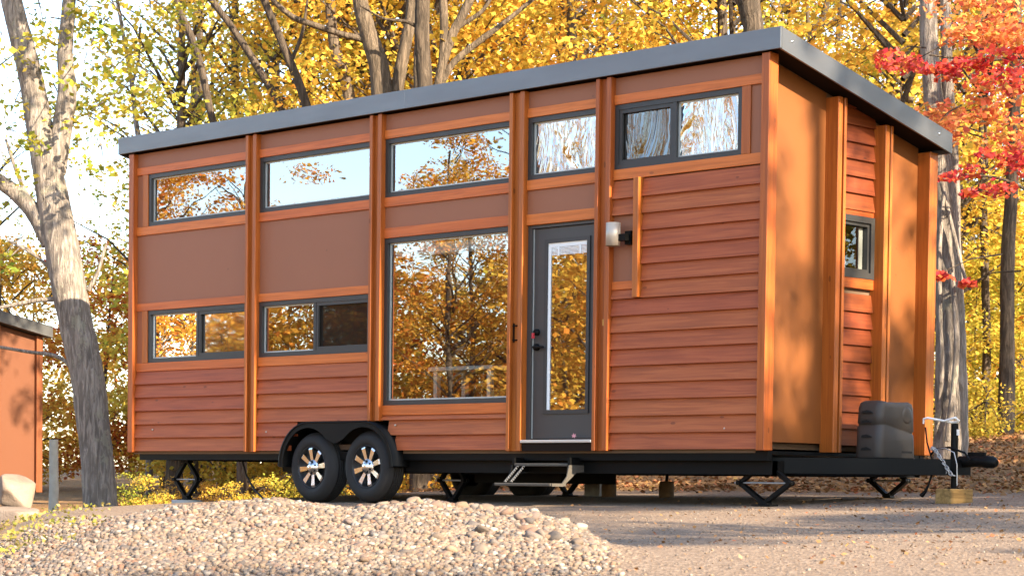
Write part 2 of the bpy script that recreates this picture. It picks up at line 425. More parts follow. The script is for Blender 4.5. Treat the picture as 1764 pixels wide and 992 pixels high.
# ------------------------------------------------------------------ ground (one sheet to the horizon)
def axis(lo, hi, fine0, fine1, step):
    a = list(np.arange(fine0, fine1+1e-6, step)); q = step
    x = fine1
    while x < hi: q *= 1.22; x += q; a.append(min(x, hi))
    x = fine0; q = step; b = []
    while x > lo: q *= 1.22; x -= q; b.append(max(x, lo))
    return np.array(b[::-1]+a)
gx = axis(-420, 420, -8, 20, .14); gy = axis(-420, 420, -14, 16, .14)
GX, GY = np.meshgrid(gx, gy); GZ = ground_z(GX, GY)
nx, ny = len(gx), len(gy)
ii = (np.arange(ny-1)[:, None]*nx+np.arange(nx-1)[None, :]).ravel()
gme = fastmesh('ground', np.stack([GX, GY, GZ], -1).reshape(-1, 3), np.stack([ii, ii+1, ii+nx+1, ii+nx], -1), ['ground'], True)
lit = np.maximum(sstep(2.6, 5.0, GY+.25*np.clip(9-GX, 0, 20)*0+.8*sstep(11, 15, GX)), sstep(.3, 1.3, -.57*GX-.82*(GY+.5))*sstep(16, 9, GX))
lit = np.maximum(lit, np.maximum(sstep(.2, 2, -GX-.3), sstep(-9, -13, GY)))
lit = np.maximum(lit, sstep(17, 22, GX))
la = gme.attributes.new('litter', 'FLOAT', 'POINT'); la.data.foreach_set('value', lit.ravel().astype(np.float32))
ground = link('ground', gme); tag(ground, kind='structure')

# ------------------------------------------------------------------ gravel heap: mound sheet, 300 largest stones, the rest as stuff
rs = np.random.RandomState(3)
def cam_xy(s, d): return CAM[0]+d*FH[0]+s*RH[0], CAM[1]+d*FH[1]+s*RH[1]
ss = np.linspace(-3.2, 1.3, 110); dd = np.linspace(9.6, 13.9, 80)
SS, DD = np.meshgrid(ss, dd); MX, MY = cam_xy(SS, DD); mh = mound(MX, MY)
edge = sstep(.0, .05, mh)
MZ = ground_z(MX, MY)+(-.03+.036*edge)+.012*edge*np.sin(MX*19+3*np.sin(MY*7))*np.sin(MY*23)
ii = (np.arange(79)[:, None]*110+np.arange(109)[None, :]).ravel()
me = fastmesh('gravel_pile', np.stack([MX, MY, MZ], -1).reshape(-1, 3), np.stack([ii, ii+1, ii+111, ii+110], -1), ['ground'], True)
gat = me.attributes.new('litter', 'FLOAT', 'POINT')
pile = link('gravel_pile', me); tag(pile, 'low heap of beige and grey gravel in front of the trailer house', None, None, 'structure')
ph = (1+5**.5)/2
ICO = np.array([(-1, ph, 0), (1, ph, 0), (-1, -ph, 0), (1, -ph, 0), (0, -1, ph), (0, 1, ph), (0, -1, -ph), (0, 1, -ph), (ph, 0, -1), (ph, 0, 1), (-ph, 0, -1), (-ph, 0, 1)])/1.902
ICF = np.array([(0, 11, 5), (0, 5, 1), (0, 1, 7), (0, 7, 10), (0, 10, 11), (1, 5, 9), (5, 11, 4), (11, 10, 2), (10, 7, 6), (7, 1, 8),
                (3, 9, 4), (3, 4, 2), (3, 2, 6), (3, 6, 8), (3, 8, 9), (4, 9, 5), (2, 4, 11), (6, 2, 10), (8, 6, 7), (9, 8, 1)])
def scatter_stones(n, smin, smax, area, minh, power=2.2):
    P = []
    while sum(len(q) for q in P) < n:
        s = rs.uniform(area[0], area[1], 20000); d = rs.uniform(area[2], area[3], 20000)
        x, y = cam_xy(s, d); h = mound(x, y)
        k = rs.rand(20000) < np.clip((h-minh)/.05, 0, 1)
        P.append(np.stack([x, y], -1)[k])
    P = np.concatenate(P)[:n]
    r = smin+(smax-smin)*rs.rand(n)**power
    return P, r
def stones_mesh(P, r, sink=.3):
    n = len(P)
    V = ICO[None]*(1+rs.uniform(-.22, .22, (n, 12, 1)))
    V = V*np.stack([rs.uniform(.8, 1.35, n), rs.uniform(.7, 1.1, n), rs.uniform(.5, .85, n)], -1)[:, None, :]
    a = rs.uniform(0, 6.28, n); b = rs.uniform(-.5, .5, n)
    ca, sa, cb, sb = np.cos(a)[:, None], np.sin(a)[:, None], np.cos(b)[:, None], np.sin(b)[:, None]
    x, y, z = V[..., 0], V[..., 1], V[..., 2]
    x, z = x*cb-z*sb, x*sb+z*cb
    x, y = x*ca-y*sa, x*sa+y*ca
    V = np.stack([x, y, z], -1)*r[:, None, None]
    c = np.stack([P[:, 0], P[:, 1], ground_z(P[:, 0], P[:, 1])+r*sink], -1)
    V = V+c[:, None, :]
    F = ICF[None]+np.arange(n)[:, None, None]*12
    return V.reshape(-1, 3), F.reshape(-1, 3)
P1, r1 = scatter_stones(30000, .006, .023, (-3.0, 1.1, 9.9, 13.6), .0)
P2 = np.stack(cam_xy(rs.uniform(-1, 4.4, 4500), rs.uniform(10.2, 19, 4500)), -1); r2 = .003+.008*rs.rand(4500)**3
P3 = np.stack(cam_xy(rs.uniform(-4.2, -2.3, 7000), rs.uniform(12.5, 20, 7000)), -1); r3 = .008+.02*rs.rand(7000)**3
V1, F1 = stones_mesh(np.concatenate([P1, P2, P3]), np.concatenate([r1, r2, r3]))
gv = link('gravel', fastmesh('gravel', V1, F1, ['stone'], True), pile); tag(gv, kind='stuff')
SM = []
for k in range(8):
    V = ICO.copy(); F = [tuple(q) for q in ICF]
    mid = {}; V = [v for v in V]; F2 = []
    def mp(a, b):
        kk = (min(a, b), max(a, b))
        if kk not in mid:
            q = (V[a]+V[b])/2; V.append(q/np.linalg.norm(q)); mid[kk] = len(V)-1
        return mid[kk]
    for a, b, c in F:
        d_, e_, f_ = mp(a, b), mp(b, c), mp(c, a); F2 += [(a, d_, f_), (d_, b, e_), (f_, e_, c), (d_, e_, f_)]
    V = np.array(V)*(1+rs.uniform(-.12, .10, (len(V), 1)))
    for q in range(4):                                # a few flattened facets
        nn = rs.normal(size=3); nn /= np.linalg.norm(nn); h = V@nn; V = V-np.clip(h-.62, 0, 1)[:, None]*nn
    V = V*np.array([rs.uniform(.95, 1.3), rs.uniform(.75, 1.0), rs.uniform(.55, .8)])
    SM.append(fastmesh('stone', V, np.array(F2), ['stone'], True))
Pb, rb = scatter_stones(300, .020, .052, (-2.6, 1.0, 10.1, 12.9), .03, 1.7)
for i in range(300):
    dxy = Pb[i]-CAM[:2]; s_ = dxy@RH
    r_ = rb[i]*(.55+.45*float(sstep(-1.4, .1, s_)))
    o = link('stone', SM[i % 8], pile)
    o.location = (Pb[i][0], Pb[i][1], gz(*Pb[i])+r_*.35); o.scale = (r_,)*3; o.rotation_euler = (rs.uniform(-.5, .5), rs.uniform(-.5, .5), rs.uniform(0, 6.3))

# ------------------------------------------------------------------ the trailer house
L, W, H = 9.0753, 2.55, 3.35
SL = .5693/2.55
def zr(y): return H-SL*y
house = thing('tiny_house', (4.5, 1.27, -.5), 'long brown wooden tiny house on a black trailer with sloping grey metal roof', 'tiny house')
def grid_wall(mb, u0, u1, v0, v1, holes, mk):
    us = sorted({u0, u1, *[q for h in holes for q in h[:2]]}); vs = sorted({v0, v1, *[q for h in holes for q in h[2:]]})
    for a, b in zip(us, us[1:]):
        for c, d in zip(vs, vs[1:]):
            um, vm = (a+b)/2, (c+d)/2
            if not any(h[0] < um < h[1] and h[2] < vm < h[3] for h in holes): mk(mb, a, b, c, d)
BAYS = [(.09, 2.085), (2.26, 4.05), (4.225, 6.007), (6.2, 7.1), (7.285, 8.99)]
b1, b2, b3, b4, b5 = BAYS
WIN = {  # name: x0, x1, z0, z1
 'u1': (.297, 2.085, 2.525, 3.105), 'u2': (2.26, 4.05, 2.525, 3.105), 'u3': (4.225, 6.007, 2.525, 3.105), 'u4': (6.2, 7.1, 2.525, 3.105), 'u5': (7.285, 8.744, 2.525, 3.105),
 's1': (.297, 2.085, 1.0, 1.585), 's2': (2.26, 4.05, 1.0, 1.585), 'big': (4.225, 6.007, .46, 2.12), 'door': (6.2, 7.1, .105, 2.105)}
WELL = (2.73, 4.50, -.02, .31)
wf = MB(); grid_wall(wf, .02, L-.16, 0.0, 3.30, list(WIN.values())+[WELL], lambda m, a, b, c, d: m.box(a, b, .088, .14, c, d))
wall = wf.build('wall', 'interior_wall', house); wall.name = 'front_wall'
we = MB(); EW = (1.165, 1.665, 1.60, 2.09)
grid_wall(we, .14, W-.1, .08, 2.80, [EW], lambda m, a, b, c, d: m.box(L-.20, L-.152, a, b, c, d))
we.prism([(.14, 2.80), (W-.1, 2.80), (W-.1, 2.84), (.14, zr(.14)+.045)], 'x', L-.20, L-.152)
ewall = we.build('end_wall', 'interior_wall', house)
bw = MB().box(.03, L-.03, W-.06, W, 0, zr(W)+.0); bwall = bw.build('rear_wall', 'panel', house)
lw = MB().prism([(.142, 0), (W-.062, 0), (W-.062, zr(W-.06)), (.142, zr(.14))], 'x', .03, .09); lwall = lw.build('side_wall', 'panel', house)
MB().box(.1, L-.21, .145, W-.065, .02, .075).build('floor', 'interior_floor', house)

def U_post(x0, x1, zb, zt=3.352):
    m = MB(); f = .042
    m.bbox(x0, x0+f, 0, .087, zb, zt); m.bbox(x1-f-.012, x1, .001, .087, zb, zt); m.box(x0+f-.002, x1-f-.01, .042, .086, zb+.001, zt-.002)
    return m.build('post', 'trim_z', house)
U_post(2.085, 2.26, 0); U_post(4.05, 4.225, .305); U_post(6.007, 6.2, 0); U_post(7.1, 7.285, 0)
MB().bbox(0, .09, 0, .14, 0, zr(.07)+.012).build('post', 'trim_z', house)
MB().bbox(8.99, L, 0, .125, 0, zr(.06)+.012).build('post', 'trim_z', house)
def rail(x0, x1, z0, z1): return MB().bbox(x0+.001, x1-.001, .046, .0875, z0, z1, .003).build('rail', 'trim_x', wall)
for a, b in BAYS:
    rail(a, b, 3.105, 3.19); rail(a, b, 2.43, 2.525)
for a, b in (b1, b2): rail(a, b, 1.585, 1.67); rail(a, b, .905, 1.0)
rail(*b3, 2.12, 2.22); rail(*b3, .36, .46); rail(*b4, 2.105, 2.205); rail(7.285, 7.575, 1.447, 1.52)
for z0, z1 in ((2.5255, 3.1045), (1.0005, 1.5845)): MB().bbox(.2, .297, .048, .0875, z0, z1, .003).build('stile', 'trim_z', wall)
MB().bbox(8.744, 8.838, .048, .0875, 2.5255, 3.1045, .003).build('stile', 'trim_z', wall)
MB().bbox(7.575, 7.64, -.012, .0875, 1.365, 2.4295, .004).build('stile', 'trim_z', wall)
def panel(x0, x1, z0, z1): return MB().box(x0+.001, x1-.001, .066, .0875, z0, z1).build('panel', 'panel', wall)
for a, b in BAYS: panel(a, b, 3.191, 3.345)
for a, b in (b1, b2): panel(a, b, 1.671, 2.429)
panel(*b3, 2.221, 2.429); panel(*b4, 2.206, 2.429); panel(.09, .2, 2.526, 3.104); panel(.09, .2, 1.001, 1.584); panel(8.838, 8.99, 2.526, 3.104); panel(7.285, 7.575, 1.521, 2.14)
FCX = (3.19, 4.036); FCZ = -.16; FR = .45
def fender_clip(z0):      # x range taken by the wheel arch at height z0
    if z0 > .30: return None
    h = z0-FCZ
    q = math.sqrt(max(FR*FR-h*h, 0)) if z0 > FCZ else FR
    return (FCX[0]-q+.03, FCX[1]+q-.03)
def board(x0, x1, z0, hgt=.158):
    if x1-x0 < .02: return
    m = MB().prism([(.029, z0), (.0655, z0), (.0655, z0+hgt), (.061, z0+hgt), (.029, z0+.005)], 'x', x0+.002, x1-.002)
    o = m.build('siding_board', 'siding_x', wall); return o
def boards(x0, x1, zlo, ztop):
    k = 0
    while True:
        z = .012+.15*k; k += 1
        if z > ztop-.02: break
        if z < zlo-.01: continue
        h = min(.158, ztop-z-.001)
        c = fender_clip(z+.0) if z < .3 else None
        if c and c[0] < x1 and c[1] > x0:
            c2 = fender_clip(z+.15) if z+.15 < .3 else None
            board(x0, min(x1, c[0]), z, h); board(max(x0, c[1]), x1, z, h)
        else: board(x0, x1, z, h)
boards(*b1, 0, .905); boards(*b2, 0, .905); boards(*b3, 0, .36); boards(*b5, 0, 1.36)
boards(7.64, b5[1], 1.36, 2.43); boards(b5[0], 7.575, 1.355, 1.447); boards(b5[0], 7.575, 2.10, 2.43)
for x, z in ((.42, .25), (8.62, .19), (4.43, .26), (2.42, .21)):
    MB().lathe([(.0, -.004), (.008, -.004), (.010, 0), (.010, .012)], (x, .036, z), 'y', 10).build('vent_cap', 'brushed', wall)

# end wall
XP = L-.136
def E_post(y0, y1, kind):
    m = MB(); zt = zr(y1)+.010
    if kind: m.bbox(XP-.014, L, y0, y1, 0, zt)
    else: m.bbox(XP-.014, L, y0, y0+.062, 0, zt); m.bbox(XP-.014, L-.001, y1-.035, y1, 0.001, zt-.001); m.box(XP-.014, L-.05, y0+.06, y1-.033, .002, zt-.002)
    return m.build('post', 'trim_z', house)
E_post(.99, 1.12, 0); E_post(1.71, 1.83, 0); E_post(2.42, W, 1)
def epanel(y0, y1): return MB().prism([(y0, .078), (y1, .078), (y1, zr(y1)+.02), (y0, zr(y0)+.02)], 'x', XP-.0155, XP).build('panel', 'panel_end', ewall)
epanel(.126, .989); epanel(1.831, 2.419)
k = 0
while True:
    z = .07+.15*k; k += 1; y0, y1 = 1.121, 1.709; zt = zr(y0)+.028
    if z > zt-.03: break
    if 1.46 < z+.08 < 2.12: continue
    h = min(.158, zt-z)
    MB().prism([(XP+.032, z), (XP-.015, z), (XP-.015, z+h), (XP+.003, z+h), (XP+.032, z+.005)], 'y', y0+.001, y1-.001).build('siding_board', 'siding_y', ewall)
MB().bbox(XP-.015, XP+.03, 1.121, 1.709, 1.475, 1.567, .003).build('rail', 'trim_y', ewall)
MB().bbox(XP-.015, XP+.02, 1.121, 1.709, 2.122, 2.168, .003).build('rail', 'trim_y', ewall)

# windows
def ring(m, x0, x1, z0, z1, wd, y0, y1, mi=0):
    m.box(x0, x1, y0, y1, z0, z0+wd, mi); m.box(x0, x1, y0, y1, z1-wd, z1, mi)
    m.box(x0, x0+wd, y0, y1, z0+wd, z1-wd, mi); m.box(x1-wd, x1, y0, y1, z0+wd, z1-wd, mi)
def window(key, mats, slider=None):
    x0, x1, z0, z1 = WIN[key]; e = .002
    m = MB(); ring(m, x0+e, x1-e, z0+e, z1-e, .045, .060, .138)
    w_ = m.build('window', 'frame_metal', house)
    panes = [(x0+.047, x1-.047)] if slider is None else [(x0+.047, slider-.02), (slider+.02, x1-.047)]
    for i, (a, b) in enumerate(panes):
        sc = slider is not None and 'screen' in mats[i]
        if sc:
            s = MB(); ring(s, a, b, z0+.047, z1-.047, .035, .068, .090); s.build('screen_frame', 'frame_metal', w_)
        s = MB(); ring(s, a, b, z0+.047, z1-.047, .016, .094, .112); s.build('spacer', 'spacer', w_)
        MB().add([(a, .1, z0+.047), (b, .1, z0+.047), (b, .1, z1-.047), (a, .1, z1-.047)], [(0, 1, 2, 3)]).build('pane', mats[i], w_)
    if slider: MB().box(slider-.02, slider+.02, .064, .12, z0+.047, z1-.047).build('mullion', 'frame_metal', w_)
    return w_
window('u1', ['glass']); window('u2', ['glass']); window('u3', ['glass']); window('u4', ['glass_film'])
window('u5', ['glass_film_screen', 'glass_film'], 7.985)
window('s1', ['glass', 'glass_screen'], 1.19); window('s2', ['glass', 'glass_screen'], 3.16); bigw = window('big', ['glass'])
MB().bbox(4.28, 5.95, .15, .21, 1.93, 2.06, .01).build('roller_blind', 'white_paint', bigw)
m = MB(); y0, y1, z0, z1 = 1.122, 1.708, 1.568, 2.121
for q in ((y0, y1, z0, z0+.055), (y0, y1, z1-.055, z1), (y0, y0+.055, z0+.055, z1-.055), (y1-.055, y1, z0+.055, z1-.055)): m.box(XP-.06, XP+.035, *q)
we_ = m.build('window', 'frame_metal', house)
m = MB()
for q in ((y0+.057, y1-.057, z0+.057, z0+.085), (y0+.057, y1-.057, z1-.085, z1-.057), (y0+.057, y0+.085, z0+.085, z1-.085), (y1-.085, y1-.057, z0+.085, z1-.085)): m.box(XP-.05, XP+.015, *q)
m.build('sash', 'frame_metal', we_)
MB().add([(XP-.02, y0+.06, z0+.06), (XP-.02, y1-.06, z0+.06), (XP-.02, y1-.06, z1-.06), (XP-.02, y0+.06, z1-.06)], [(0, 1, 2, 3)]).build('pane', 'glass_end', we_)
MB().box(XP-.045, XP-.035, y1-.15, y1-.09, z0+.09, z1-.09).build('blind_edge', 'white_paint', we_)
MB().tube([(XP-.03, 1.24, 1.95), (XP-.03, 1.27, 1.86), (XP-.03, 1.31, 1.76), (XP-.03, 1.36, 1.69)], .006, 6).build('cord', 'rope', we_)

# door
x0, x1, z0, z1 = WIN['door']
m = MB(); m.box(x0+.002, x0+.055, .075, .16, z0, z1-.002); m.box(x1-.045, x1-.002, .075, .16, z0, z1-.002); m.box(x0+.055, x1-.045, .075, .16, z1-.03, z1-.002)
door = m.build('door', 'door_paint', house)
gxa, gxb, gza, gzb = 6.405, 6.975, .345, 1.965
m = MB(); grid_wall(m, x0+.066, x1-.047, z0+.012, z1-.036, [(gxa+.02, gxb-.02, gza+.02, gzb-.02)], lambda q, a, b, c, d: q.box(a, b, .1, .142, c, d))
m.build('slab', 'door_paint', door)
MB().box(x0+.0555, x0+.0655, .094, .13, z0+.012, z1-.036).build('weather_strip', 'spacer', door)
m = MB(); ring(m, gxa, gxb, gza, gzb, .038, .088, .0995); m.build('glass_trim', 'frame_metal', door)
MB().add([(gxa+.03, .108, gza+.03), (gxb-.03, .108, gza+.03), (gxb-.03, .108, gzb-.03), (gxa+.03, .108, gzb-.03)], [(0, 1, 2, 3)]).build('glass_pane', 'glass', door)
MB().box(gxa+.038, gxa+.072, .0995, .1065, gza+.038, gzb-.038).build('blind_track', 'white_paint', door)
MB().box(gxa+.073, gxb-.038, .0995, .1065, gzb-.07, gzb-.038).build('blind_track', 'white_paint', door)
m = MB()
for q in range(7): m.box(gxa+.074, gxb-.04, .1005, .106, gzb-.078-q*.012, gzb-.071-q*.012)
m.build('raised_blind', 'white_paint', door)
for q in (gxa+.16, gxb-.14): MB().box(q, q+.018, .0985, .1, gzb-.155, gzb-.0705).build('blind_ladder', 'white_paint', door)
MB().bbox(x0+.002, x1-.002, -.005, .17, .075, .103, .004).build('threshold', 'threshold', door)
MB().box(x0+.002, x1-.002, .02, .16, .0, .073).build('sill_plate', 'soffit', door)
hx, hz = x0+.115, .97
m = MB().lathe([(0, -.02), (.03, -.02), (.033, 0), (.033, .012)], (hx, .088, hz), 'y', 18); m.tube([(hx, .07, hz), (hx, .045, hz), (hx+.03, .04, hz), (hx+.13, .04, hz-.005)], .011, 8)
m.build('handle', 'steel_black', door)
MB().lathe([(0, -.022), (.027, -.022), (.032, 0), (.032, .012)], (hx, .088, hz+.14), 'y', 18).build('deadbolt', 'steel_black', door)
MB().box(hx-.02, hx+.0, .04, .06, hz+.08, hz+.13).build('key_tag', 'red', door)
m = MB().box(6.062, 6.072, .03, .045, 1.02, 1.20); m.box(6.062, 6.11, .022, .041, 1.17, 1.182); m.box(6.062, 6.11, .022, .041, 1.035, 1.047)
m.build('hook', 'steel_black', house)
MB().bbox(7.185, 7.205, .032, .044, 1.13, 1.19, .003).build('doorbell', 'brass', house)
# wall light
lt = MB().box(7.475, 7.545, .0, .0655, 1.84, 1.96).build('wall_light', 'steel_black', house)
MB().box(7.44, 7.53, -.06, .0, 1.87, 1.93).build('arm', 'steel_black', lt)
lx, ly = 7.385, -.055
MB().lathe([(.058, 0), (.066, 0), (.066, .205), (.058, .205), (.058, 0)], (lx, ly, 1.83), 'z', 30).build('shade', 'brushed', lt)
MB().cyl((lx, ly, 1.86), (lx, ly, 2.0), .05, 16).build('lamp_body', 'white_paint', lt)

# roof
XA, XB, YA, YB = -.16, L+.1386, -.0342, W+.02
m = MB(); P = []
for x in (XA+.021, XB-.021):
    for y, dz in ((YA+.021, .035), (YB-.021, .035), (YB-.021, .175), (YA+.021, .175)): P.append((x, y, zr(y)+dz))
m.add(P, [(0, 1, 2, 3), (7, 6, 5, 4), (0, 4, 5, 1), (1, 5, 6, 2), (2, 6, 7, 3), (3, 7, 4, 0)])
roof = m.build('roof', 'soffit', house)
def fpoly(ya, yb): return [(ya, zr(ya)), (yb, zr(yb)), (yb, zr(yb)+.183), (ya, zr(ya)+.183)]
for x in (XA, 4.6):
    xe = 4.599 if x < 0 else XB
    MB().bbox(x, xe, YA, YA+.02, zr(YA), zr(YA)+.183, .003).build('fascia', 'roof_metal', roof)
MB().bbox(XA, XB, YB-.02, YB, zr(YB), zr(YB)+.183, .003).build('fascia', 'roof_metal', roof)
for x in (XA, XB-.02): MB().prism(fpoly(YA+.0205, YB-.0205), 'x', x, x+.02).build('fascia', 'roof_metal', roof)
m = MB(); P = [(x, y, zr(y)+dz) for x in (XA+.0205, XB-.0205) for y, dz in ((YA+.0205, .176), (YB-.0205, .176), (YB-.0205, .1795), (YA+.0205, .1795))]
m.add(P, [(0, 1, 2, 3), (7, 6, 5, 4), (0, 4, 5, 1), (1, 5, 6, 2), (2, 6, 7, 3), (3, 7, 4, 0)]); m.build('roof_sheet', 'roof_metal', roof)
for y in (.12, W-.2): MB().lathe([(0, .008), (.009, .006), (.011, 0)], (XB, y, zr(y)+.11), 'x', 10).build('screw', 'chrome', roof)

# chassis
m = MB(); m.box(.10, L-.03, .10, .16, -.085, -.002); m.box(.10, L-.03, W-.16, W-.10, -.085, -.002)
for x in np.arange(.12, L-.1, .9): m.box(x, x+.06, .16, W-.16, -.084, -.003)
m.box(.16, L-.04, .16, W-.16, -.03, -.0025)
ch = m.build('chassis', 'steel_black', house)
for y in (.17, W-.24): MB().box(4.45, L-.03, y, y+.07, -.205, -.086).build('main_beam', 'steel_black', ch)
for y in (.45, W-.52): MB().box(2.2, 4.6, y, y+.07, -.205, -.086).build('main_beam', 'steel_black', ch)
MB().box(L-.10, L-.03, .1605, W-.1605, -.205, -.086).build('front_beam', 'steel_black', ch)
MB().box(4.7, 5.9, .9, 1.7, -.30, -.09).build('tank', 'black_void', ch)
for x in FCX: MB().cyl((x, .2, FCZ), (x, W-.2, FCZ), .04, 12).build('axle', 'steel_black', ch)
m = MB().box(WELL[0], WELL[1], .30, .31, -.085, .33); m.box(WELL[0], WELL[1], .06, .30, .305, .32); m.build('wheel_well', 'black_void', ch)
apx = (10.16, 1.275)
for ya, yb in ((.28, 1.20), (W-.28, 1.35)): MB().bar((L-.16, ya, -.122), (apx[0], yb, -.122), .065, .135).build('tongue_beam', 'steel_black', ch)
MB().box(9.98, 10.24, 1.17, 1.38, -.19, -.058).build('tongue_block', 'steel_black', ch); MB().box(9.2, 9.66, 1.0, 1.55, -.056, -.044).build('tongue_plate', 'steel_black', ch); MB().box(9.25, 9.32, .62, 1.92, -.19, -.06).build('cross_beam', 'steel_black', ch)
m = MB().tube([(10.2, 1.275, -.075), (10.36, 1.275, -.07), (10.42, 1.275, -.07)], [.05, .05, .048], 14)
m.tube([(10.40, 1.275, -.072), (10.47, 1.275, -.075), (10.53, 1.275, -.082), (10.56, 1.275, -.09)], [.048, .055, .05, .03], 14); m.box(10.28, 10.45, 1.262, 1.288, -.03, .005)
m.build('coupler', 'steel_black', house)
tj = MB().cyl((10.14, 1.275, -.20), (10.14, 1.275, .25), .032, 16).build('tongue_jack', 'steel_black', house)
MB().cyl((10.14, 1.275, -.298), (10.14, 1.275, -.199), .024, 14).build('inner_tube', 'steel_black', tj)
MB().cyl((10.14, 1.275, -.306), (10.14, 1.275, -.297), .055, 16).build('foot', 'steel_black', tj)
MB().box(10.173, 10.176, 1.255, 1.295, .15, .20).build('sticker', 'sticker', tj)
MB().tube([(9.86, 1.22, .29), (9.90, 1.22, .30), (9.98, 1.24, .285), (10.05, 1.25, .272), (10.11, 1.24, .285), (10.16, 1.25, .30), (10.18, 1.275, .275), (10.15, 1.30, .262), (10.10, 1.28, .262), (10.05, 1.26, .27)], .010, 8).build('rope', 'rope', tj)
MB().tube([(9.86, 1.22, .29), (9.86, 1.22, .25)], .008, 6).build('rope', 'rope', tj)
MB().tube([(9.95, 1.2, -.02), (10.0, 1.2, .03), (10.15, 1.18, .045), (10.3, 1.19, .0), (10.34, 1.2, -.06)], .010, 8).build('brake_cable', 'steel_black', tj)
MB().tube([(9.97, 1.19, .02), (10.12, 1.16, .04), (10.22, 1.15, .0), (10.25, 1.15, -.1), (10.255, 1.15, -.28)], .005, 6).build('breakaway_cable', 'galvanised', tj)
MB().tube([(9.98, 1.18, -.19), (9.96, 1.16, -.28), (9.94, 1.15, -.33), (9.90, 1.15, -.37)], [.009, .009, .014, .022], 8).build('plug_cable', 'steel_black', tj)
MB().tube([(9.95, 1.22, -.05), (9.90, 1.22, .09), (9.88, 1.22, .22)], .007, 6).build('crank_rod', 'steel_black', tj)
sc = MB(); cp = [np.array(q) for q in ((10.02, 1.14, .035), (10.06, 1.135, .0), (10.10, 1.13, -.05), (10.14, 1.13, -.10), (10.18, 1.13, -.15), (10.21, 1.13, -.19))]
chain = MB().bbox(9.99, 10.03, 1.13, 1.168, .02, .045, .004).build('safety_chain', 'galvanised', house)
def chain_link(c, t, flip):
    t = t/np.linalg.norm(t); a = np.cross(t, [0, 1, 0]); a /= np.linalg.norm(a); b = np.array([0, 1., 0])
    n = a if flip else b; pts = []
    for k_ in range(13):
        an = 2*math.pi*k_/12; pts.append(c+t*.026*math.cos(an)+n*.014*math.sin(an))
    MB().tube(pts, .0045, 6, cap=False).build('link', 'galvanised', chain)
for run in (cp, [q+np.array([.0, .02, 0])+np.array([-.11, 0, 0])*i for i, q in enumerate(cp[::-1][:4])]):
    seg = []
    for a, b in zip(run, run[1:]):
        for k_ in (.0, .62): seg.append((a+(b-a)*k_, b-a))
    for i, (c, t) in enumerate(seg): chain_link(c, t, i % 2)
# tank cover
def rrect(cx, cy_, hx_, hy_, r, n=6):
    pts = []
    for sx, sy, a0 in ((1, 1, 0), (-1, 1, 90), (-1, -1, 180), (1, -1, 270)):
        for k_ in range(n+1):
            a = R(a0+90*k_/n); pts.append((cx+sx*(hx_-r)+r*math.cos(a), cy_+sy*(hy_-r)+r*math.sin(a)))
    return pts
pcx, pcy = 9.43, 1.275; m = MB(); rows = []
prof = [(-.045, 1.0, 0), (-.03, 1.02, 0), (.10, 1.0, 0), (.19, .985, 0), (.20, .945, 0), (.215, .945, 0), (.225, .985, 0), (.32, .965, 0), (.38, .95, .02), (.415, .90, .06), (.435, .78, .1), (.442, .5, .15)]
for zz, q, dd_ in prof: rows.append([(x, y, zz) for x, y in rrect(pcx, pcy, .145*q, .275*q, .075*q)])
n_ = len(rows[0]); vs = []
for i, rw in enumerate(rows):
    for (x, y, zz) in rw:
        lobe = .022*math.cos((y-pcy)/.275*math.pi*1.0+math.pi)*max(0, (zz-.3)/.14)      # twin tank humps
        wave = .035*math.sin((y-pcy)/.275*2.2)*(1 if 3 <= i <= 6 else 0)
        vs.append((x, y, zz+(lobe if i > 6 else 0)-wave))
fs = [[i*n_+k_, i*n_+(k_+1) % n_, (i+1)*n_+(k_+1) % n_, (i+1)*n_+k_] for i in range(len(rows)-1) for k_ in range(n_)]
m.add(vs, fs, 0, True); m.add(vs[-n_:], [list(range(n_))]); m.add(vs[:n_], [list(range(n_))[::-1]])
tank = m.build('tank_cover', 'tank_plastic', house)
for zz in (.02, .13, .255, .34): MB().prism([(pcx-.06, zz), (pcx+.05, zz), (pcx+.04, zz+.012), (pcx, zz+.028), (pcx-.05, zz+.02)], 'y', pcy-.285, pcy-.262).build('vent_slot', 'slot_black', tank)
MB().box(pcx+.13, pcx+.1475, pcy+.04, pcy+.2, .0, .018).build('hand_slot', 'slot_black', tank)
mm = MB(); mm.lathe([(0, .012), (.05, .012), (.075, .004), (.082, -.01)], (pcx+.138, pcy+.12, .33), 'x', 20); mm.build('dial_recess', 'tank_plastic', tank)

# fender and wheels
outer = [(FCX[0]-FR*math.cos(R(a)), FCZ+FR*math.sin(R(a))) for a in range(0, 91, 9)]+[(FCX[1]+FR*math.cos(R(a)), FCZ+FR*math.sin(R(a))) for a in range(90, -1, -9)]
fi = .405
inner = [(FCX[0]-fi*math.cos(R(a)), FCZ+fi*math.sin(R(a))) for a in range(0, 136, 9)]+[(3.54, .105), (3.575, .085), (3.65, .085), (3.686, .105)]+[(FCX[1]-fi*math.cos(R(a)), FCZ+fi*math.sin(R(a))) for a in range(45, 181, 9)]
def resample(pl, n):
    pl = np.array(pl); d = np.r_[0, np.cumsum(np.linalg.norm(np.diff(pl, axis=0), axis=1))]; t = np.linspace(0, d[-1], n)
    return np.stack([np.interp(t, d, pl[:, 0]), np.interp(t, d, pl[:, 1])], -1)
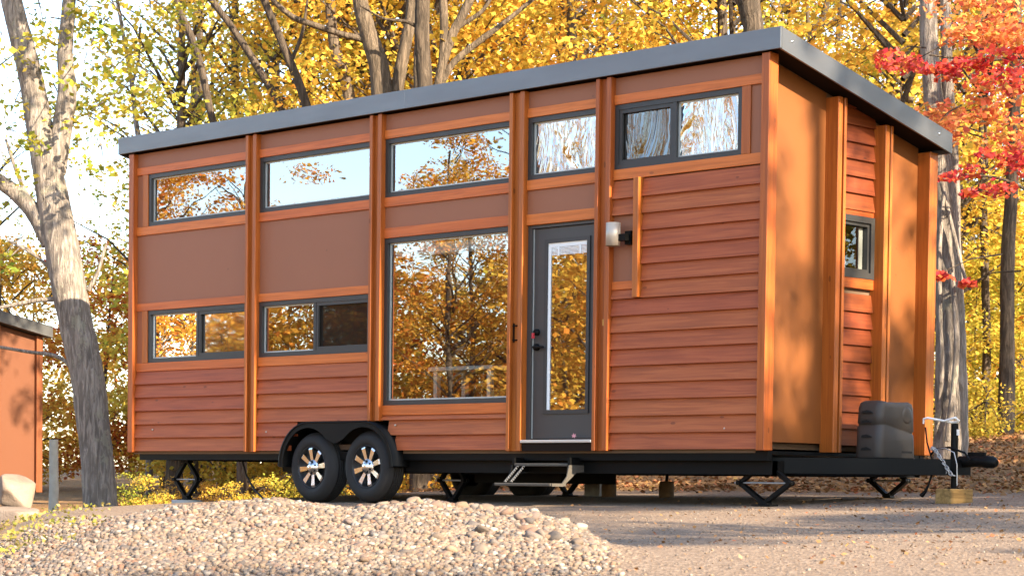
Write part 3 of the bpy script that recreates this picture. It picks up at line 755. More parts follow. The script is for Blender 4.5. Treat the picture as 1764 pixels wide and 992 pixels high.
# match by x so that the skirt hangs straight down from the rim
n_ = 60; io = resample(outer, n_)
ir = resample(inner, 200); inn = []
tin = np.linspace(0, 1, n_)
inn = resample(inner, n_)
m = MB(); vs = []
for y in (-.045, -.035):
    for a, b in zip(io, inn): vs += [(a[0], y, a[1]), (b[0], y, b[1])]
fs = []
for i in range(n_-1):
    fs.append([2*i, 2*i+1, 2*i+3, 2*i+2]); o_ = 2*n_; fs.append([o_+2*i, o_+2*i+2, o_+2*i+3, o_+2*i+1]); fs.append([2*i+1, o_+2*i+1, o_+2*i+3, 2*i+3])
m.add(vs, fs)
vs = []
for a in io: vs += [(a[0], -.050, a[1]), (a[0], .30, a[1]), (a[0]+(a[0]-3.613)*.02, -.050, a[1]+.014), (a[0]+(a[0]-3.613)*.02, .30, a[1]+.014)]
fs = []
for i in range(n_-1):
    a, b = 4*i, 4*i+4; fs += [[a, b, b+1, a+1], [a+2, a+3, b+3, b+2], [a, a+2, b+2, b], [a+1, b+1, b+3, a+3]]
m.add(vs, fs, 0, True)
m.build('fender', 'steel_black', house)
def wheel(cx, cz, y0, sgn, rot, nm='wheel'):
    c = (cx, y0, cz); r = .36; sg = sgn
    prof = [(.215, .025), (.225, .008), (.26, .0), (.30, .004), (.325, .018), (.345, .04), (.357, .06)]
    tr = []
    for k_ in range(5):
        a = .066+k_*.027; tr += [(.36, a), (.36, a+.019), (.352, a+.021), (.352, a+.026)]
    prof = prof+tr[:-2]+[(.357, .205), (.345, .22), (.30, .25), (.26, .255), (.22, .24), (.2, .2)]
    wh = MB().lathe([(r_, sg*a) for r_, a in prof], c, 'y', 56).build(nm, 'rubber', house)
    MB().lathe([(.218, sg*.018), (.212, sg*.012), (.205, sg*.02), (.200, sg*.06), (.17, sg*.085), (.06, sg*.09), (0, sg*.09)], c, 'y', 40).build('rim', 'rim_black', wh)
    MB().lathe([(.2185, sg*.02), (.2185, sg*.013), (.213, sg*.009), (.207, sg*.014), (.205, sg*.03)], c, 'y', 40).build('rim_lip', 'rim_black', wh)
    if sg > 0:
        for k_ in range(8):
            a = rot+k_*math.pi/4; ca, sa = math.cos(a), math.sin(a)
            def q(rr, t_, y): return (cx+rr*ca-t_*sa, y0+y, cz+rr*sa+t_*ca)
            vs = [q(.05, -.018, .030), q(.05, .018, .030), q(.12, .022, .022), q(.12, -.022, .022), q(.185, .027, .014), q(.185, -.027, .014), q(.203, .027, .020), q(.203, -.027, .020)]
            lo = [(x, y+.05, z) for x, y, z in vs]
            MB().add(vs+lo, [(0, 1, 2, 3), (3, 2, 4, 5), (5, 4, 6, 7), (1, 9, 10, 2), (2, 10, 12, 4), (4, 12, 14, 6), (0, 3, 11, 8), (3, 5, 13, 11), (5, 7, 15, 13), (6, 14, 15, 7)]).build('spoke', 'chrome', wh)
        MB().lathe([(0, -.018), (.030, -.018), (.040, -.008), (.046, .02), (.078, .026), (.082, .04)], c, 'y', 24).build('hub_cap', 'chrome', wh)
        MB().lathe([(0, -.014), (.018, -.014), (.02, -.011)], c, 'y', 16).build('hub_plug', 'brass', wh)
        for k_ in range(6):
            a = rot+.3+k_*math.pi/3; MB().lathe([(0, .008), (.008, .008), (.009, .03)], (cx+.058*math.cos(a), y0, cz+.058*math.sin(a)), 'y', 6, 0, False).build('lug_nut', 'steel_black', wh)
    return wh
for i, x in enumerate(FCX):
    zc = FCZ+(.008 if i else -.002)
    wheel(x, zc, .0, 1, .12+.15*i); wheel(x, zc+.03, W, -1, 0)

# jacks
def jack(x, y, zf, ztop, hw):
    zm = (zf+.03+ztop)/2; m = MB()
    m.box(x-.10, x+.10, y-.06, y+.06, zf, zf+.012); m.prism([(x-.05, zf+.012), (x+.05, zf+.012), (x+.035, zf+.05), (x-.035, zf+.05)], 'y', y-.035, y+.035)
    j = m.build('stabilizer_jack', 'steel_black', house)
    for sx in (-1, 1):
        MB().bar((x+sx*.02, y, zf+.035), (x+sx*hw, y, zm), .05, .035).build('arm', 'steel_black', j)
        MB().bar((x+sx*hw, y, zm), (x+sx*.02, y, ztop), .046, .033).build('arm', 'steel_black', j)
        MB().cyl((x+sx*hw, y-.04, zm), (x+sx*hw, y+.04, zm), .022, 10).build('pivot', 'steel_black', j)
    MB().cyl((x-hw-.06, y, zm), (x+hw+.02, y, zm), .009, 8).build('screw_rod', 'galvanised', j)
    MB().box(x-.06, x+.06, y-.04, y+.04, ztop-.015, max(ztop+.01, -.088)).build('bracket', 'steel_black', j)
jack(8.905, .25, -.473, -.11, .27); jack(8.83, 2.2, -.405, -.10, .20); jack(.69, .32, -.53, -.10, .21)
jx = float(ony(780, 858, .42)[0]); jack(jx, .42, gz(jx, .42), -.09, .17); jack(jx-.05, 2.15, gz(jx-.05, 2.15)+.0, -.09, .17)
# folding step
st = MB().box(6.15, 6.83, .16, .19, -.14, -.08).build('entry_step', 'steel_black', house)
for x in (6.12, 6.83): MB().box(x, x+.03, -.02, .3, -.19, -.06).build('hanger', 'steel_black', st)
for ya, yb, zz in ((-.02, .20, -.115), (-.27, -.05, -.300)):
    MB().bbox(6.13, 6.85, ya, yb, zz-.028, zz, .006).build('tread', 'step_tread', st)
MB().prism([(-.03, -.13), (.19, -.13), (.19, -.19), (.07, -.20), (-.03, -.27), (-.11, -.328), (-.26, -.328), (-.26, -.302), (-.12, -.30), (-.06, -.24)], 'x', 6.851, 6.863).build('side_bracket', 'step_tread', st)
MB().prism([(-.03, -.13), (.19, -.13), (.19, -.19), (.07, -.20), (-.03, -.27), (-.11, -.328), (-.26, -.328), (-.26, -.302), (-.12, -.30), (-.06, -.24)], 'x', 6.117, 6.129).build('side_bracket', 'steel_black', st)
for x in (6.22, 6.30):
    pts = [(x+.012*math.cos(k_*.9), .0-.17*k_/60-.05, -.15-.145*k_/60+.012*math.sin(k_*.9)) for k_ in range(60)]
    MB().tube(pts, .0022, 5).build('spring', 'galvanised', st)

#@@PART3
# ------------------------------------------------------------------ things under and beside the trailer
zb = gz(10.15, 1.27)
o = MB().bbox(10.07, 10.23, 1.10, 1.44, zb-.01, -.307, .006).build('timber_block', 'timber'); tag(o, 'short golden timber block under the trailer hitch jack', 'wood block')
zp = -.53
o = MB().lathe([(0, 0), (.17, 0), (.17, -(zp-gz(.69, .32))-.03), (0, -(zp-gz(.69, .32))-.03)], (.69, .32, zp), 'z', 28).build('concrete_pad', 'concrete'); tag(o, 'round grey concrete pad under the leftmost trailer jack', 'pad')
P = ony(1030, 850, 2.32)
o = MB().bbox(P[0]-.11, P[0]+.11, 2.22, 2.42, gz(P[0], 2.3)-.02, -.09, .008).build('concrete_pier', 'concrete'); tag(o, 'pale grey concrete block pier under the far side of the trailer', 'pier')
for (px, pt, lab) in ((1049, -.27, 'brown wooden post stub standing right beside the concrete pier'), (1148, -.262, 'brown wooden post stub with a black rod on top below the trailer')):
    P = ony(px, 850, 2.05); g = gz(P[0], 2.05)
    t = thing('wooden_stub', (P[0], 2.05, g), lab, 'post', 'post stubs under the trailer')
    MB().lathe([(0, -.02), (.075, -.02), (.078, .1), (.072, pt-g-.01), (.06, pt-g), (0, pt-g)], (P[0], 2.05, g), 'z', 18).build('stub', 'old_wood', t)
    MB().cyl((P[0], 2.05, pt-.002), (P[0]+.02, 2.05, -.088), .016 if px > 1100 else .03, 8).build('rod', 'steel_black', t)
c0 = ony(418, 795, .4); c1 = ony(470, 862, -.1)
pts = [c0, ony(425, 820, .35), ony(440, 845, .2), ony(455, 858, .05)]; pts = [np.array(q) for q in pts]; pts[-1][2] = gz(pts[-1][0], pts[-1][1])+.03
q = ony(475, 862, -.05); q[2] = gz(q[0], q[1])+.012; pts.append(q); pts.append(np.array([q[0]+.5, q[1]-.1, gz(q[0]+.5, q[1]-.1)+.012]))
o = MB().tube(pts, .011, 8).build('power_cord', 'rubber'); tag(o, 'black power cord hanging from the trailer to the ground left of the wheels', 'cord')
# pink leaf on the door sill
lf = MB(); a = [(math.cos(R(k*30+15))*(.034 if k % 2 else .02), math.sin(R(k*30+15))*(.04 if k % 2 else .014)) for k in range(12)]
lf.add([(6.86+u, .03+.01*v, .104+.035+v*.7) for u, v in a], [list(range(12))]); o = lf.build('fallen_leaf', 'pink'); tag(o, 'single pink leaf standing on the door threshold', 'leaf')
# table inside, seen through the large window
t = thing('white_table', (5.07, .55, .075), 'white table inside, dimly seen through the large lower window', 'table')
MB().bbox(4.62, 5.52, .30, .80, .80, .84, .005).build('tabletop', 'white_paint', t)
for x in (4.67, 5.42):
    for y in (.33, .72): MB().box(x, x+.05, y, y+.05, .075, .80).build('leg', 'white_paint', t)

# neighbouring cabin at the left edge
CD = 34.0; cr = atd(73, 842, CD); cx1, cy1 = float(cr[0]), float(cr[1]); zc = float(cr[2])
ctop = float(atd(86, 580, CD)[2])
cab = thing('neighbour_cabin', (cx1-2.0, cy1-1.2, gz(cx1-2, cy1-1.2)), 'small brown cabin with dark roof edge at the far left edge', 'cabin')
cw = 2.4
def cz_(y): return ctop+.2*(cy1-y)
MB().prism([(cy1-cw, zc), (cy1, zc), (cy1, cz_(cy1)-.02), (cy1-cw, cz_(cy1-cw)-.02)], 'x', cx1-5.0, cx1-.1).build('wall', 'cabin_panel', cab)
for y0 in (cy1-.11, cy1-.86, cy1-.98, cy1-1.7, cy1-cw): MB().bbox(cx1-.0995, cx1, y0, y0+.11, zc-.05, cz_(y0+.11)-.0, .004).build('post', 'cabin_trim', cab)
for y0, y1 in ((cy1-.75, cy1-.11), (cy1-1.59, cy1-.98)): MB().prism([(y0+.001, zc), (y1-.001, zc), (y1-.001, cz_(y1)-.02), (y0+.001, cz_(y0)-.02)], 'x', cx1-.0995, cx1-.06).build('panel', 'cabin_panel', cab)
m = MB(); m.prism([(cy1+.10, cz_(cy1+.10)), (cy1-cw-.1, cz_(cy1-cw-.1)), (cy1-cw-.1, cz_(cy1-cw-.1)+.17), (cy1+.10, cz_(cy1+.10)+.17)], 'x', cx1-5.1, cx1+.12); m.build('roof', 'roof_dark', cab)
gg = gz(cx1-.3, cy1-.3)
MB().box(cx1-4.8, cx1-.2, cy1-cw+.1, cy1-.15, zc-.12, zc-.001).build('floor_frame', 'steel_black', cab)
for x in (cx1-.5, cx1-4.3):
    for y in (cy1-.4, cy1-2.1): MB().box(x, x+.2, y, y+.2, gg-.15, zc-.121).build('pier', 'concrete', cab)

# boulders
def boulder(c, sx, sy, sz, seed, label, rz=0, tilt=0):
    r = np.random.RandomState(seed); V = ICO.copy(); F = [tuple(q) for q in ICF]
    for it in range(3):
        mid = {}; V = [v for v in V]; F2 = []
        for a, b, c_ in F:
            ids = []
            for p, q in ((a, b), (b, c_), (c_, a)):
                kk = (min(p, q), max(p, q))
                if kk not in mid: w_ = (V[p]+V[q])/2; V.append(w_/np.linalg.norm(w_)); mid[kk] = len(V)-1
                ids.append(mid[kk])
            F2 += [(a, ids[0], ids[2]), (ids[0], b, ids[1]), (ids[2], ids[1], c_), tuple(ids)]
        F = F2; V = np.array(V)
    for q in range(11):
        nn = r.normal(size=3); nn /= np.linalg.norm(nn); h = V@nn; V = V-np.clip(h-r.uniform(.55, .82), 0, 1)[:, None]*nn*.9
    V = V+.025*np.sin(V*9+r.uniform(0, 6, 3))
    V = V*np.array([sx, sy, sz])
    M_ = np.array(Matrix.Rotation(rz, 3, 'Z') @ Matrix.Rotation(tilt, 3, 'Y')); V = V@M_.T
    o = link('boulder', fastmesh('boulder', V, np.array(F), ['boulder'], True)); o.location = c
    tag(o, label, 'boulder', 'boulders by the left tree'); return o
B = atd(24, 900, 24.5); boulder((B[0], B[1], B[2]), .52, .40, .21, 5, 'low flat tan boulder at the left edge below the pale boulder', .3)
B = atd(27, 851, 25.0); boulder((B[0], B[1], B[2]), .29, .26, .235, 14, 'pale pointed granite boulder in front of the left cabin', .9, .3)
B = atd(84, 904, 24.0); boulder((B[0], B[1], B[2]), .23, .14, .14, 12, 'small yellowish boulder beside the big left tree trunk', 0)
B = atd(92, 868, 30.5); g = gz(B[0], B[1])
o = MB().tube([(B[0], B[1], g-.05), (B[0]+.01, B[1], g+.4), (B[0], B[1], float(atd(92, 757, 30.5)[2]))], [.072, .066, .062], 14).build('pale_post', 'pale_post'); tag(o, 'pale grey round post standing beside the left cabin', 'post')

# ------------------------------------------------------------------ trees
def leaf_quads(C, ln, wd, rng, upb=.6):
    n = len(C)
    nrm = rng.normal(size=(n, 3)); nrm[:, 2] = np.abs(nrm[:, 2])+upb; nrm /= np.linalg.norm(nrm, axis=1)[:, None]
    d = rng.normal(size=(n, 3)); d -= nrm*(d*nrm).sum(1)[:, None]; d /= np.linalg.norm(d, axis=1)[:, None]
    s = np.cross(nrm, d); k = rng.uniform(.6, 1.25, (n, 1))
    V = np.stack([C+d*ln*.5*k, C+s*wd*.5*k-nrm*.1*wd*k, C-d*ln*.5*k, C-s*wd*.5*k+nrm*.06*wd*k], 1)
    return V.reshape(-1, 3), np.arange(4*n).reshape(-1, 4)
def tube_np(pts, rad, n=5):
    m = MB(); m.tube(pts, rad, n, cap=False); return np.array(m.v), np.array(m.f)
def crown_mesh(name, centers, sizes, counts, leaf, ln, wd, rng, twigs=None, bark='bark_dark', flat=.45):
    C = []
    for c, r, k in zip(centers, sizes, counts):
        q = rng.normal(size=(int(k), 3)); q /= np.linalg.norm(q, axis=1)[:, None]+1e-9
        q *= (rng.rand(int(k), 1)**.45); q[:, 2] *= flat
        q[:, 2] -= .15*(q[:, 0]**2+q[:, 1]**2)
        C.append(np.asarray(c)+q*r)
    V, F = leaf_quads(np.concatenate(C), ln, wd, rng); mi = [np.zeros(len(F), int)]; Vs, Fs, b = [V], [F], len(V)
    for pts, rad in (twigs or []):
        v, f = tube_np(pts, rad); Vs.append(v); Fs.append(f+b); b += len(v); mi.append(np.ones(len(f), int))
    return fastmesh(name, np.concatenate(Vs), np.concatenate(Fs), [leaf, bark], False, np.concatenate(mi))
def make_variant(seed, zlo, zhi, rad, ncl, per, clr=(.5, .95), ln=.125, wd=.10):
    rng = np.random.RandomState(seed); cs, sz, ct, tw = [], [], [], []
    for i in range(ncl):
        t = rng.rand(); z = zlo+(zhi-zlo)*t; prof = math.sin(math.pi*min(1, .12+.85*t))**.6
        a = rng.uniform(0, 6.28); r = rad*prof*math.sqrt(rng.uniform(.04, 1))
        c = np.array([r*math.cos(a), r*math.sin(a), z]); cs.append(c); s = rng.uniform(*clr); sz.append(s); ct.append(per*s*s*1.6)
        if i % 2 == 0:
            z0 = max(.8, z-r*.75); mid = np.array([c[0]*.5, c[1]*.5, (z0+z)/2+.12*r]); tw.append(([(0, 0, z0), mid, c], [.035*min(1, r/2)+.008, .018, .006]))
    return crown_mesh('crown', cs, sz, ct, 'leaf_autumn', ln, wd, rng, tw)
DENSE = [make_variant(20+i, 1.2, 13, 2.8, 125, 150, (.35, .85), .105, .085) for i in range(5)]
LOW = [make_variant(40+i, .4, 5.2, 2.0, 46, 190, (.4, .9), .105, .085) for i in range(3)]
SPARSE = [make_variant(50+i, 2.5, 13, 2.8, 60, 80, (.35, .75), .105, .085) for i in range(3)]
SHADE = [make_variant(60+i, 2.0, 12.5, 3.0, 50, 300, (.5, .95), .13, .11) for i in range(2)]
BUSH = [make_variant(70+i, .1, 1.15, .8, 22, 240, (.22, .42), .075, .055) for i in range(3)]
def trunk_variant(seed, hgt, r0):
    rng = np.random.RandomState(seed); a = rng.uniform(0, 6.28); pts, rad = [], []
    bx = rng.uniform(.05, .35); n = 18
    for i in range(n+1):
        t = i/n; pts.append((bx*math.sin(t*3+a)*t, bx*math.cos(t*2.4+a)*t, -.15+hgt*t)); rad.append(r0*(1-.78*t)*(1+.5*math.exp(-t*18)))
    m = MB(); m.tube(pts, rad, 11, jit=.06, rng=rng)
    me = m.mesh('trunk'); me.materials.append(MATS['bark_dark' if seed % 2 else 'bark_tan']); return me
TR = [trunk_variant(80+i, 12.5, .13+.025*(i % 4)) for i in range(6)]
TRL = [trunk_variant(90+i, 5.0, .06) for i in range(3)]
def local(name, me, parent):
    o = bpy.data.objects.new(name, me); COL.objects.link(o); o.parent = parent; return o
def place_tree(x, y, crown, trunk, tone, rz, sc, label, group, name='forest_tree'):
    t = thing(name, (x, y, gz(x, y)-.03), label, 'tree', group); t.rotation_euler = (0, 0, rz); t.scale = (sc, sc, sc)
    local('trunk', trunk, t); c = local('crown', crown, t); c.color = (tone, 0, 0, 1); return t
def smooth_path(P, n=7):
    P = [np.asarray(p, float) for p in P]; P = [2*P[0]-P[1]]+P+[2*P[-1]-P[-2]]; out = []
    for i in range(1, len(P)-2):
        for k in range(n):
            t = k/n; a, b, c, d = P[i-1:i+3]
            out.append(.5*((2*b)+(c-a)*t+(2*a-5*b+4*c-d)*t*t+(3*b-a-3*c+d)*t**3))
    return out+[P[-2]]
def key_tree(d, stems, label, bark, name, crown=None, tone=.4, crown_sc=1, group=None, sides=14, jit=.05, seed=1, root=True, crown_up=0):
    rng = np.random.RandomState(seed); m = MB(); base = None
    for si, st in enumerate(stems):
        P = []
        for q in st:
            dd_ = q[3] if len(q) > 3 else 0
            w = atd(q[0], q[1], d+dd_); P.append(np.array([*w, q[2]/2*d/FPX]))
        if si == 0 and root:
            g = gz(P[0][0], P[0][1])
            if P[0][2] > g+.05:
                b = P[0].copy(); b[2] = g-.15; b[3] *= 1.12
                if P[0][2]-g > 2.0: mid = (b+P[0])/2; mid[3] = P[0][3]*1.06; P = [b, mid]+P
                else: P = [b]+P
            else: P[0][2] = g-.15
            base = P[0]
        Q = smooth_path(P)
        m.tube([q[:3] for q in Q], [max(q[3], .004) for q in Q], sides if si == 0 else max(7, sides-4), jit=jit, rng=rng)
    t = thing(name, (base[0], base[1], base[2]+.12), label, 'tree', group)
    m.build('trunk', bark, t, fix=False)
    if crown is not None:
        c = local('crown', crown, t); c.color = (tone, 0, 0, 1); c.scale = (crown_sc,)*3; c.rotation_euler = (0, 0, seed*1.7); c.location = (FH[0]*4.0, FH[1]*4.0, crown_up)
    return t
# the big grey tree at the left, with its fork, dead limb and twigs
T1 = key_tree(28, [
    [(176, 905, 62), (168, 800, 56), (159, 720, 57), (149, 640, 58), (127, 540, 58), (107, 430, 60), (89, 330, 54), (72, 240, 48), (52, 130, 42), (24, 20, 37), (8, -50, 34)],
    [(96, 300, 34), (106, 225, 36), (116, 160, 33), (112, 90, 27), (118, 20, 24), (120, -40, 20)],
    [(86, 420, 30), (62, 372, 30), (30, 335, 28), (-20, 300, 24)],
    [(132, 644, 8), (112, 622, 7), (88, 611, 7), (50, 606, 6), (-10, 596, 5)],
    [(120, 500, 8), (95, 470, 6), (60, 440, 5), (10, 412, 4)], [(62, 440, 4), (40, 425, 3), (20, 440, 2)],
    [(152, 500, 9), (168, 470, 7), (180, 430, 5), (184, 420, 3)], [(96, 515, 9), (60, 518, 8), (0, 530, 6)], [(58, 360, 10), (30, 300, 7), (10, 240, 5)]],
    'thick grey-barked forked tree in the left foreground beside the trailer', 'bark_grey', 'big_tree', seed=4, sides=22, jit=.035)
# thin sprays of leaves hanging from it and from the saplings beside it
rng = np.random.RandomState(33); cs, tw = [], []
for (px, py) in [(20, 300), (10, 380), (30, 250), (60, 180), (130, 60), (150, 120), (160, 180), (90, 60), (180, 40), (190, 110), (60, 40), (10, 80), (140, 20), (0, 440), (40, 335), (100, 190), (130, 230), (200, 170), (165, 300), (210, 60), (75, 110), (5, 200)]+[(165+(i_*37) % 170, (i_*53) % 200) for i_ in range(13)]:
    c = atd(px+rng.uniform(-15, 15), py+rng.uniform(-15, 15), 28+rng.uniform(-1.2, 1.2)); cs.append(c); e = atd(px+rng.uniform(-60, 60), py-rng.uniform(20, 70), 28); tw.append(([c, (c+e)/2+[0, 0, .05], e], [.004, .008, .012]))
cm = crown_mesh('crown', cs, rng.uniform(.3, .55, len(cs)), [52]*len(cs), 'leaf_autumn', .10, .075, rng, tw, 'bark_grey')
o = link('crown', cm, T1); o.color = (.22, 0, 0, 1)
cs = [np.array([rng.uniform(-1.5, 5.5), rng.uniform(-1.0, 5.2), rng.uniform(6.4, 9.6)]) for _ in range(70)]  # unseen canopy over the house, added to throw shade on the cabin
cm = crown_mesh('crown', cs, rng.uniform(.5, .95, len(cs)), [150]*len(cs), 'leaf_autumn', .115, .09, rng, [([(-3.4, 1.6, 6.2), (c_+np.array([-3.4, 1.6, 6.2]))/2+np.array([0, 0, .3]), c_], [.07, .04, .01]) for c_ in cs[::3]], 'bark_grey')
o = link('crown', cm, T1); o.color = (.34, 0, 0, 1)

key_tree(31, [
    [(664, 260, 44), (655, 130, 36), (642, 80, 32), (628, 35, 29), (618, -10, 26), (612, -60, 24)],
    [(672, 230, 26), (690, 120, 22), (700, 70, 21), (708, 30, 20), (712, -30, 18)],
    [(655, 110, 16), (630, 72, 13), (590, 60, 11), (545, 45, 11), (505, 30, 10), (470, 0, 9), (455, -30, 8)]],
    'pale-barked leaning tree with a long side branch behind the roof, left of the straight trunk', 'bark_tan', 'forked_tree', DENSE[0], .45, 1, seed=5, jit=.04)
key_tree(30.4, [[(730, 260, 34), (731, 140, 27), (727, 70, 26), (728, 0, 26), (729, -50, 24)], [(722, 200, 14), (718, 110, 12), (722, 40, 10), (716, -30, 8)], [(724, 50, 7), (700, 38, 6), (660, 32, 4), (620, 10, 3)]],
    'straight brown ridged trunk rising behind the middle of the roof', 'bark_dark', 'straight_tree', DENSE[1], .55, 1, seed=6)
key_tree(31.6, [[(748, 260, 24), (757, 140, 17), (775, 70, 17), (795, 30, 16), (825, -30, 14)], [(752, 160, 14), (780, 110, 12), (825, 72, 11), (868, 40, 9), (915, 2, 7), (940, -20, 6)], [(760, 130, 14), (765, 60, 15), (763, -20, 14)], [(785, 50, 9), (830, 20, 7), (850, -10, 5)]],
    'spreading tree with branches reaching right behind the middle of the roof', 'bark_tan', 'spreading_tree', DENSE[2], .5, 1, seed=7)
key_tree(33, [[(612, 300, 26), (600, 160, 21), (580, 95, 20), (571, 40, 18), (566, -40, 17)]], 'brown trunk left of the pale leaning tree behind the roof', 'bark_tan', 'straight_tree', DENSE[3], .5, 1, seed=8)
key_tree(32, [[(560, 330, 22), (530, 190, 16), (505, 120, 15), (480, 60, 14), (455, 0, 13), (440, -50, 12)], [(500, 110, 7), (520, 60, 6), (530, 0, 4)]], 'slim grey trunk leaning left behind the left half of the roof', 'bark_dark', 'leaning_tree', DENSE[4], .38, 1, seed=9)
key_tree(34, [[(545, 340, 20), (488, 195, 14), (440, 110, 13), (400, 48, 12), (360, -5, 11), (335, -40, 10)]], 'dark trunk slanting steeply left above the second upper window', 'bark_dark', 'leaning_tree', DENSE[0], .5, 1, seed=10)
key_tree(33.5, [[(420, 360, 17), (368, 212, 13), (352, 140, 13), (335, 77, 12), (308, 15, 11), (290, -40, 9)], [(335, 80, 6), (300, 30, 5), (265, 0, 4)]], 'thin brown trunk curving left above the left end of the roof', 'bark_dark', 'leaning_tree', SPARSE[0], .35, 1, seed=11)
key_tree(40, [[(260, 330, 12), (238, 235, 10), (226, 140, 8), (212, 60, 7), (200, -10, 6)], [(228, 150, 5), (240, 90, 4), (243, 40, 3)]], 'slender pale sapling just above the left roof corner', 'bark_grey', 'sapling', SPARSE[1], .3, 1, seed=12, sides=9)
key_tree(38, [[(906, 250, 15), (905, 110, 12), (900, 40, 12), (893, -30, 11)]], 'narrow dark trunk above the door window behind the roof', 'bark_dark', 'straight_tree', DENSE[1], .48, 1, seed=13)
key_tree(35, [[(992, 250, 22), (986, 100, 18), (985, 50, 17), (982, -40, 16)]], 'smooth grey-tan trunk standing behind the roof right of the door', 'bark_tan', 'straight_tree', DENSE[2], .55, 1, seed=14)
key_tree(42, [[(1044, 230, 10), (1040, 95, 8), (1042, 40, 8), (1040, -30, 7)]], 'thin trunk between the grey-tan trunk and the thick dark trunk', 'bark_dark', 'straight_tree', DENSE[3], .5, 1, seed=15)
key_tree(28.5, [[(1312, 200, 44), (1298, 55, 36), (1292, 20, 38), (1284, -20, 42), (1272, -70, 44)]], 'thick dark trunk leaning left just behind the near roof corner', 'bark_dark', 'straight_tree', DENSE[4], .5, 1, seed=16, crown_up=1.0)
key_tree(27.5, [
    [(1639, 775, 58), (1638, 600, 52), (1633, 450, 48), (1624, 300, 40), (1608, 170, 33), (1600, 60, 31), (1596, -60, 28)],
    [(1640, 430, 30), (1640, 300, 26), (1634, 180, 22), (1630, 60, 19), (1628, -60, 17)],
    [(1612, 770, 10), (1622, 640, 9, -.25), (1620, 560, 8, -.25), (1618, 440, 8, -.25), (1626, 330, 7, -.25)], [(1632, 760, 11, -.3), (1648, 600, 10, -.3), (1640, 470, 9, -.3)],
    [(1618, 300, 7, -.2), (1660, 470, 6, -.3), (1672, 500, 4, -.3)]],
    'massive ridged grey trunk standing right behind the trailer house corner', 'bark_grey', 'big_tree', DENSE[0], .55, 1, seed=17, sides=24, jit=.06, crown_up=3)
key_tree(37, [[(1733, 740, 30), (1735, 600, 26), (1736, 450, 24), (1744, 300, 22), (1748, 150, 20), (1752, -40, 18)]], 'dark straight trunk near the right edge of the woods', 'bark_dark', 'straight_tree', DENSE[2], .45, 1, seed=18, crown_up=2)
key_tree(41, [[(1696, 720, 18), (1700, 600, 15), (1697, 480, 14), (1693, 300, 13), (1690, -40, 11)]], 'narrow trunk between the massive trunk and the right edge trunk', 'bark_dark', 'straight_tree', DENSE[3], .35, 1, seed=19, crown_up=2)
key_tree(36, [[(1400, 300, 16), (1398, 70, 12), (1418, 30, 11), (1432, -30, 9)], [(1397, 90, 8), (1392, 40, 7), (1388, -20, 6)], [(1442, 80, 10), (1446, 30, 9), (1448, -30, 8)]], 'forked dark sapling above the end roof edge', 'bark_dark', 'sapling', DENSE[1], .55, 1, seed=20, sides=9)
# red maple at the right
rng = np.random.RandomState(77); MD = 25.5
def spray(lst, n, rmin, rmax, per):
    cs, tw = [], []
    for (xa, xb, ya, yb) in lst:
        for k in range(n):
            px, py = rng.uniform(xa, xb), rng.uniform(ya, yb); c = atd(px, py, MD+rng.uniform(-.7, 1.6)); cs.append(c)
            e = atd(px+rng.uniform(40, 110), py-rng.uniform(-10, 60), MD+.5)
            if k % 3 == 0: tw.append(([c, (c+e)/2+np.array([0, 0, .06]), e], [.004, .008, .012]))
    return cs, rng.uniform(rmin, rmax, len(cs)), [per]*len(cs), tw
mp = key_tree(MD+.8, [[(1850, 780, 26), (1840, 500, 22), (1825, 200, 17), (1805, 0, 13), (1800, -60, 10)], [(1830, 260, 11), (1780, 215, 8), (1730, 200, 6), (1690, 160, 5), (1650, 110, 3)],
    [(1835, 420, 10), (1790, 345, 7), (1730, 310, 5), (1660, 300, 3)], [(1815, 120, 9), (1760, 100, 6), (1690, 105, 5), (1600, 95, 3)], [(1700, 290, 5), (1698, 200, 6), (1706, 120, 6), (1725, 40, 6), (1740, -30, 5)], [(1705, 130, 5), (1672, 70, 5), (1640, 40, 4)]],
    'red and orange maple reaching in from the right edge', 'bark_dark', 'maple_tree', seed=21)
a = spray([(1650, 1790, 85, 125), (1600, 1680, 95, 130), (1690, 1790, 110, 150), (1625, 1790, 280, 335), (1700, 1790, 255, 290), (1530, 1600, 92, 112)], 6, .14, .32, 48)
o = link('crown', crown_mesh('crown', *a[:3], 'leaf_red', .085, .07, rng, a[3], flat=.35), mp); tag(o, 'crimson leaves in flat sprays')
a = spray([(1620, 1790, 0, 75), (1630, 1790, 150, 250), (1600, 1650, 190, 235), (1650, 1790, 40, 90)], 11, .16, .36, 48)
o = link('crown', crown_mesh('crown', *a[:3], 'leaf_orange', .085, .07, rng, a[3], flat=.45), mp); tag(o, 'orange leaves between the crimson sprays')
a = spray([(1615, 1690, 470, 490), (1600, 1640, 470, 500)], 2, .1, .16, 22)
o = link('crown', crown_mesh('crown', *a[:3], 'leaf_red', .10, .085, rng, a[3], flat=.3), mp)

